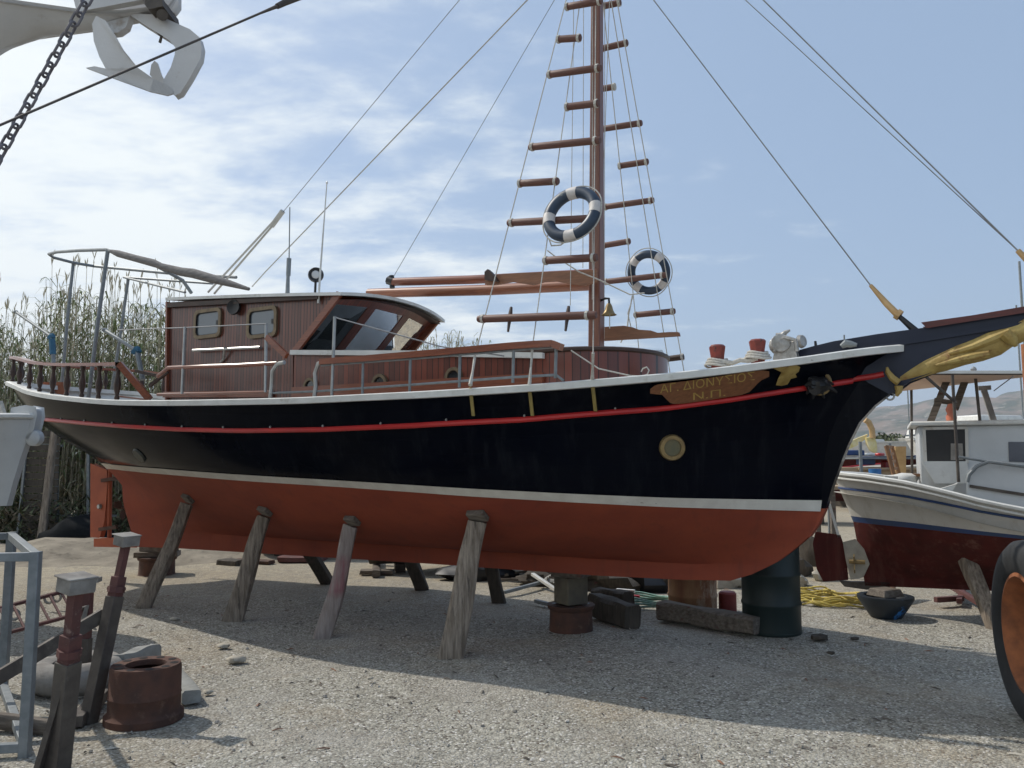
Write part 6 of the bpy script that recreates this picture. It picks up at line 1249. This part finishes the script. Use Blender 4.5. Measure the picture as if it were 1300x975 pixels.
for i, (u, v, r, sq, mt, lb, cat) in enumerate((
    (725, 745, .22, (1.6, 1, .6), 'concrete', 'pale rubble heap just left of the mossy keel block', 'rubble'),
    (770, 747, .28, (1.8, 1, .7), 'timber_dark', 'dark tangled scrap heap right of the mossy keel block', 'scrap heap'),
    (812, 746, .3, (1.8, 1, .8), 'black', 'black netting heap behind the green hose', 'netting'),
    (842, 748, .26, (1.5, 1, .9), 'timber_dark', 'dark scrap pile left of the rusty oil drum', 'scrap heap'),
    (690, 741, .2, (1.9, 1, .5), 'timber_dark', 'flat dark scrap pile right of the far props', 'scrap heap'),
    (605, 734, .24, (2.0, 1, .8), 'black', 'black scrap heap seen between the thickest near prop and the far prop', 'scrap heap'),
    (790, 733, .34, (2.4, 1, 1.0), 'timber_dark', 'long dark scrap heap furthest back beyond the keel', 'scrap heap'),
    (1024, 716, .34, (1.0, 1, 1.2), 'timber_dark', 'dark scrap heap between the teal oil drum and the red rudder', 'scrap heap'))):
    q = gnd(u, v); rd3 = random.Random(i + 200); m = MB(); m.blob(q + Vector((0, 0, r * .3)), r, n=8, seed=100 + i, squash=sq, amp=.3, smooth=False)
    for k_ in range(14):
        a = rd3.uniform(0, 6.3); o_ = q + Vector((rd3.uniform(-1, 1) * r * sq[0], rd3.uniform(-.6, .4) * r, rd3.uniform(.03, r * 1.0))); e = Vector((math.cos(a), math.sin(a) * .5, rd3.uniform(-.3, .4))) * rd3.uniform(.1, .3); m.bar(o_, o_ + e, .02, .035, mi=rd3.choice([0, 1, 1, 2]))
    tag(m.build('scrap_heap', [mt, 'timber_x', 'redoxide']), lb, cat)
for i, (u0, v0, u1, v1, h0, h1, mt, lb) in enumerate(((676, 744, 706, 751, .16, .02, 'white', 'white pipe slanting down beyond the keel'), (640, 755, 705, 742, .03, .08, 'galv', 'grey pipe lying across the ground beyond the keel'), (720, 748, 765, 744, .3, .26, 'galv', 'grey board resting on the scrap beside the mossy block'), (765, 742, 800, 742, .30, .27, 'white', 'white strip on top of the scrap heap'), (783, 763, 806, 765, .13, .13, 'white', 'pale bar above the dark blocks'), (784, 767, 812, 769, .1, .1, 'red', 'small red bar beside the green hose'), (680, 765, 700, 770, .02, .02, 'galv', 'thin grey strip left of the brake drum under the keel'))):
    a, b = gnd(u0, v0), gnd(u1, v1); m = MB(); m.bar(a + Vector((0, 0, h0)), b + Vector((0, 0, h1)), .05, .04); tag(m.build('loose_bar', mt, bevel=.004), lb, 'bar')
for i, (u, v, r) in enumerate(((1022, 735, .22), (1012, 715, .25), (1030, 748, .10), (935, 752, .2), (950, 748, .25), (1060, 742, .15))):
    q = gnd(u, v); m = MB(); m.blob(q + Vector((0, .4, r * .4)), r, n=7, seed=130 + i, squash=(1.2, 1, 1), amp=.25, smooth=False); tag(m.build('rubble_stone', 'timber_dark' if i in (0, 1) else 'stone'), ['dark lump behind the dark teal oil drum, next to the red rudder', 'dark lump tucked behind the top of the teal oil drum', 'pale stone just above the yellow rope', 'pale stone between the two oil drums', 'pale stone right behind the teal oil drum', 'pale stone under the red rudder of the white boat'][i], 'stone')

# thin air haze over the whole place
m = MB(); m.box((0, 1950, 170), (8200, 4300, 342.2)); hz = m.build('haze', 'white'); kind(hz, 'stuff')
hmt = bpy.data.materials.new('haze_air'); hmt.use_nodes = True; ht = hmt.node_tree; ht.nodes.remove(ht.nodes['Principled BSDF']); pv = ht.nodes.new('ShaderNodeVolumePrincipled'); pv.inputs['Color'].default_value = (.80, .86, 1, 1); pv.inputs['Density'].default_value = .00017; pv.inputs['Anisotropy'].default_value = .2
ht.links.new(pv.outputs[0], ht.nodes['Material Output'].inputs['Volume']); hz.data.materials.clear(); hz.data.materials.append(hmt)

# ================================================================ far boats and clutter on the right
def far_boat(u, v, Y, L_, hb, rz, mt, lb, stripe='bluestripe', cabin=True, mastu=None, keelz=.5, hh=1.2):
    c_ = atY(u, v, Y); root = thing('moored_boat', lb, 'boat', (c_.x, c_.y, 0), rz); OFF[root.name] = Vector((0, 0, 0)); rows = []
    for t_ in (0, .3, .55, .6, .85, 1):
        row = []
        for i in range(21):
            p = i / 20; g_ = max(0, 1 - abs(2 * p ** .8 - 1) ** 2.6) ** .6; row.append(Vector(((p - .5) * L_ * (.84 + .16 * t_), -(.03 + hb * g_ * (t_ ** .45)), keelz + hh * t_ + .25 * t_ * (p * p))))
        rows.append(row)
    m_ = MB(); mf_ = lambda i, j: 1 if i < 2 else (2 if i == 2 else 0); m_.grid(rows, mif=mf_); m_.grid([[Vector((q.x, -q.y, q.z)) for q in r_] for r_ in rows][::-1], mif=lambda i, j: mf_(4 - i, j)); h_ = m_.build('hull', [mt, 'maroonhull', stripe], root)
    m_ = MB(); m_.grid([[q - Vector((0, 0, .06)) for q in rows[-1]], [Vector((q.x, -q.y, q.z - .06)) for q in rows[-1]]]); m_.build('deck', 'deck', h_)
    for k_ in (-.2, .2): m_ = MB(); m_.box((k_ * L_, 0, keelz / 2), (.3, .8, keelz)); m_.build('cradle', 'timber_dark', root)
    if cabin:
        m_ = MB(); m_.box((-.05 * L_, 0, keelz + hh + .35), (L_ * .32, hb * 1.1, .8), top=(.85, .85)); cb__ = m_.build('cabin', 'white', root, bevel=.04)
        m_ = MB(); m_.box((-.05 * L_, 0, keelz + hh + .45), (L_ * .30, hb * 1.12, .22), top=(.93, .93)); m_.build('window_band', 'glass', cb__)
    if mastu: m_ = MB(); m_.tube([Vector((mastu, 0, keelz + hh)), Vector((mastu, 0, keelz + hh + 6))], .04); m_.build('mast', 'galv', root)
    return root
far_boat(1150, 590, 34, 9, 1.5, .05, 'white', 'long white boat far behind the deck chair, level with the hills foot', cabin=False, keelz=1.0, hh=1.45)
far_boat(1265, 590, 26, 6.5, 1.2, .3, 'white', 'white boat with a small cabin far behind the right canopy poles', keelz=1.1, hh=1.3, mastu=1.5)
far_boat(1245, 580, 42, 8, 1.4, -.2, 'white', 'white boat further off between the canopy poles', keelz=1.4, hh=1.5)
far_boat(1195, 585, 50, 9, 1.6, .1, 'white', 'long low white boat far off behind the mast crutch', keelz=1.5, hh=1.4, mastu=-2)
far_boat(1225, 578, 60, 11, 1.8, -.1, 'white', 'white motor boat furthest away under the middle of the canopy', keelz=2.0, hh=1.6)
far_boat(1290, 583, 36, 8, 1.4, .2, 'gel2', 'cream boat with a mast behind the grey side window wheelhouse', keelz=1.5, hh=1.3, mastu=.5)
far_boat(1100, 583, 40, 7, 1.3, .25, 'white', 'white cabin boat beyond the yellow anchor', keelz=.7, hh=1.3, mastu=-1)
far_boat(1120, 592, 28, 4, .9, -.4, 'bluestripe', 'small blue boat beyond the steel shelf', cabin=False, keelz=.5, hh=.9)
far_boat(1088, 594, 31, 4.5, .9, .5, 'red', 'small red boat beyond the steel shelf, near the navy stem', cabin=False, keelz=.5, hh=.9)
far_boat(1080, 600, 22, 4.5, .9, -.3, 'gel2', 'small cream boat seen between the navy bow and the white stern', cabin=False, keelz=.6, hh=.8)
def box_thing(u, v, Y, sx_, sy_, sz_, mt, nm, lb, cat, rz=0, top=(1, 1)):
    c_ = atY(u, v, Y); m_ = MB(); m_.box((c_.x, c_.y, c_.z), (sx_, sy_, sz_), Matrix.Rotation(rz, 3, 'Z'), top=top)
    return tag(m_.build(nm, mt, bevel=.02), lb, cat)
# big yellow anchor on the far bow
ya = thing('yellow_anchor', 'pale yellow anchor hanging on a bow beyond the white boat stern', 'anchor', atY(1105, 560, 14)); y3 = lambda u, v, d=0: atY(u, v, 14 + d)
m = MB(); m.prism([y3(u, v) for u, v in [(1100, 556), (1110, 553), (1113, 562), (1114, 572), (1112, 575), (1106, 572), (1102, 564)]], (0, .08, 0)); m.prism([y3(u, v, .1) for u, v in [(1078, 570), (1080, 560), (1092, 555), (1102, 551), (1098, 558), (1088, 566)]], (0, .06, 0)); m.build('fluke', mat('pale_yellow_paint', (.62, .50, .16), (.70, .62, .38), rough=.5), ya)
m = MB(); m.tube([y3(u, v) for u, v in [(1108, 556), (1107, 545), (1103, 536), (1098, 533)]], .05, n=8); m.build('shank', 'tan', ya)
bt = atY(1110, 606, 11.5)
q = Vector((bt.x, bt.y, 0)); qz = bt.z
m = MB(); sup = atY(1111, 606, 12.2); m.lathe([(0, 0), (.085, 0), (.09, .25), (0, .25)], sup + Vector((0, 0, -.12)), n=16)
# clutter deck: a workbench line behind the white stern carrying the coloured things
wb = thing('workbench', 'tan board workbench behind the white boat stern', 'workbench', (atY(1120, 606, 12.2).x, 12.2, 0)); tz = sup.z - .12
MB().box((atY(1120, 606, 12.2).x, 12.3, tz - .03), (1.9, .8, .05)).build('bench_top', 'wall', wb)
for dx in (-.85, .85):
    for dy in (-.3, .3): MB().box((atY(1120, 606, 12.2).x + dx, 12.3 + dy, tz / 2 - .03), (.07, .07, tz - .05)).build('leg', 'timber_x', wb)
MB().box((atY(1120, 606, 12.2).x, 12.68, tz + .12), (1.9, .03, .28)).build('back_board', 'wall', wb)
tag(m.build('blue_tub', 'bluep'), 'bright blue tub standing on the workbench behind the white stern', 'tub')
for i, (u, v, Y, c_, sz, lb) in enumerate(((1080, 575, 13.5, 'bluestripe', (.35, .3, .09), 'folded dark blue tarp right beside the navy stem'), (1099, 585, 12.8, 'bluestripe', (.22, .2, .13), 'dark blue bundle above the workbench'), (1124, 590, 13.0, 'red', (.12, .1, .13), 'small red box left of the deck chair'), (1117, 577, 13.6, 'red', (.16, .1, .05), 'small red strip below the yellow anchor'), (1100, 577, 13.8, 'white', (.45, .2, .05), 'white plank below the yellow anchor'), (1131, 590, 13.4, 'white', (.2, .1, .16), 'white box right of the small red box'))):
    o = box_thing(u, v, Y, *sz, c_, 'bundle', lb, 'bundle' if i < 2 else 'box', rz=.2 * i)
    c2_ = o.location.copy(); st_ = MB(); 
shf = thing('steel_shelf', 'pale steel shelf rack holding bundles beyond the workbench', 'shelf', (atY(1105, 590, 13.5).x, 13.5, 0)); xx = atY(1105, 590, 13.5).x
for dx in (-.55, .55):
    for dy in (-.9, .45): MB().box((xx + dx, 13.5 + dy, 1.0), (.04, .04, 2.0)).build('post', 'galv', shf)
for k_, v in enumerate((579.5, 592)): MB().box((xx, 13.3, atY(1105, v, 13.5).z - .03), (1.14, 1.4, .03)).build('board', 'wall' if k_ else 'galv', shf)
m = MB(); m.prism([Bf.world(Bf.on(u, v, -.9)) for u, v in [(1137, 567), (1150, 567), (1150, 602), (1137, 604)]], (0, .03, 0)); tag(m.build('ply_board', 'tan', bevel=.003), 'tan board standing left of the deck chair', 'board')
# scrub trees far right at foot of hills
def tree(u, Y, h, lb, seed):
    rd_ = random.Random(seed); x = (u - 650) / 1014 * Y; root = thing('scrub_tree', lb, 'tree', (x, Y, 0), group='trees at the foot of the hills'); m_ = MB()
    m_.tube([Vector((x, Y, -.1)), Vector((x + .1, Y, h * .35)), Vector((x - .1, Y, h * .7))], [h * .035, h * .025, h * .01], n=6); m_.build('trunk', 'timber_dark', root); m_ = MB()
    cl_ = [(Vector((x + rd_.uniform(-.5, .5) * h, Y + rd_.uniform(-.4, .4) * h, h * rd_.uniform(.45, .9))), rd_.uniform(.14, .26) * h) for _ in range(11)]
    for i in range(1500):
        c_, r_ = rd_.choice(cl_); d = Vector((rd_.gauss(0, 1), rd_.gauss(0, 1), rd_.gauss(0, .8))).normalized() * r_ * rd_.uniform(.5, 1.05); o_ = c_ + d; a = Vector((rd_.uniform(-1, 1), rd_.uniform(-1, 1), rd_.uniform(-1, 1))).normalized() * h * .035; b = a.cross(Vector((rd_.uniform(-1, 1), rd_.uniform(-1, 1), .3))).normalized() * h * .028; m_.add([o_ - a, o_ + b, o_ + a, o_ - b], [(0, 1, 2, 3)], i % 2)
    m_.build('crown', [mat('olive_leaf', (.09, .11, .045)), mat('dark_olive_leaf', (.055, .07, .03))], root)
tree(1150, 60, 3.7, 'green scrub tree behind the far white hull, left of the canopy pole', 1)
tree(1130, 85, 4.0, 'small distant green tree left of the scrub tree', 2)
tree(1290, 75, 4.5, 'distant green tree at the right edge behind the boats', 3)
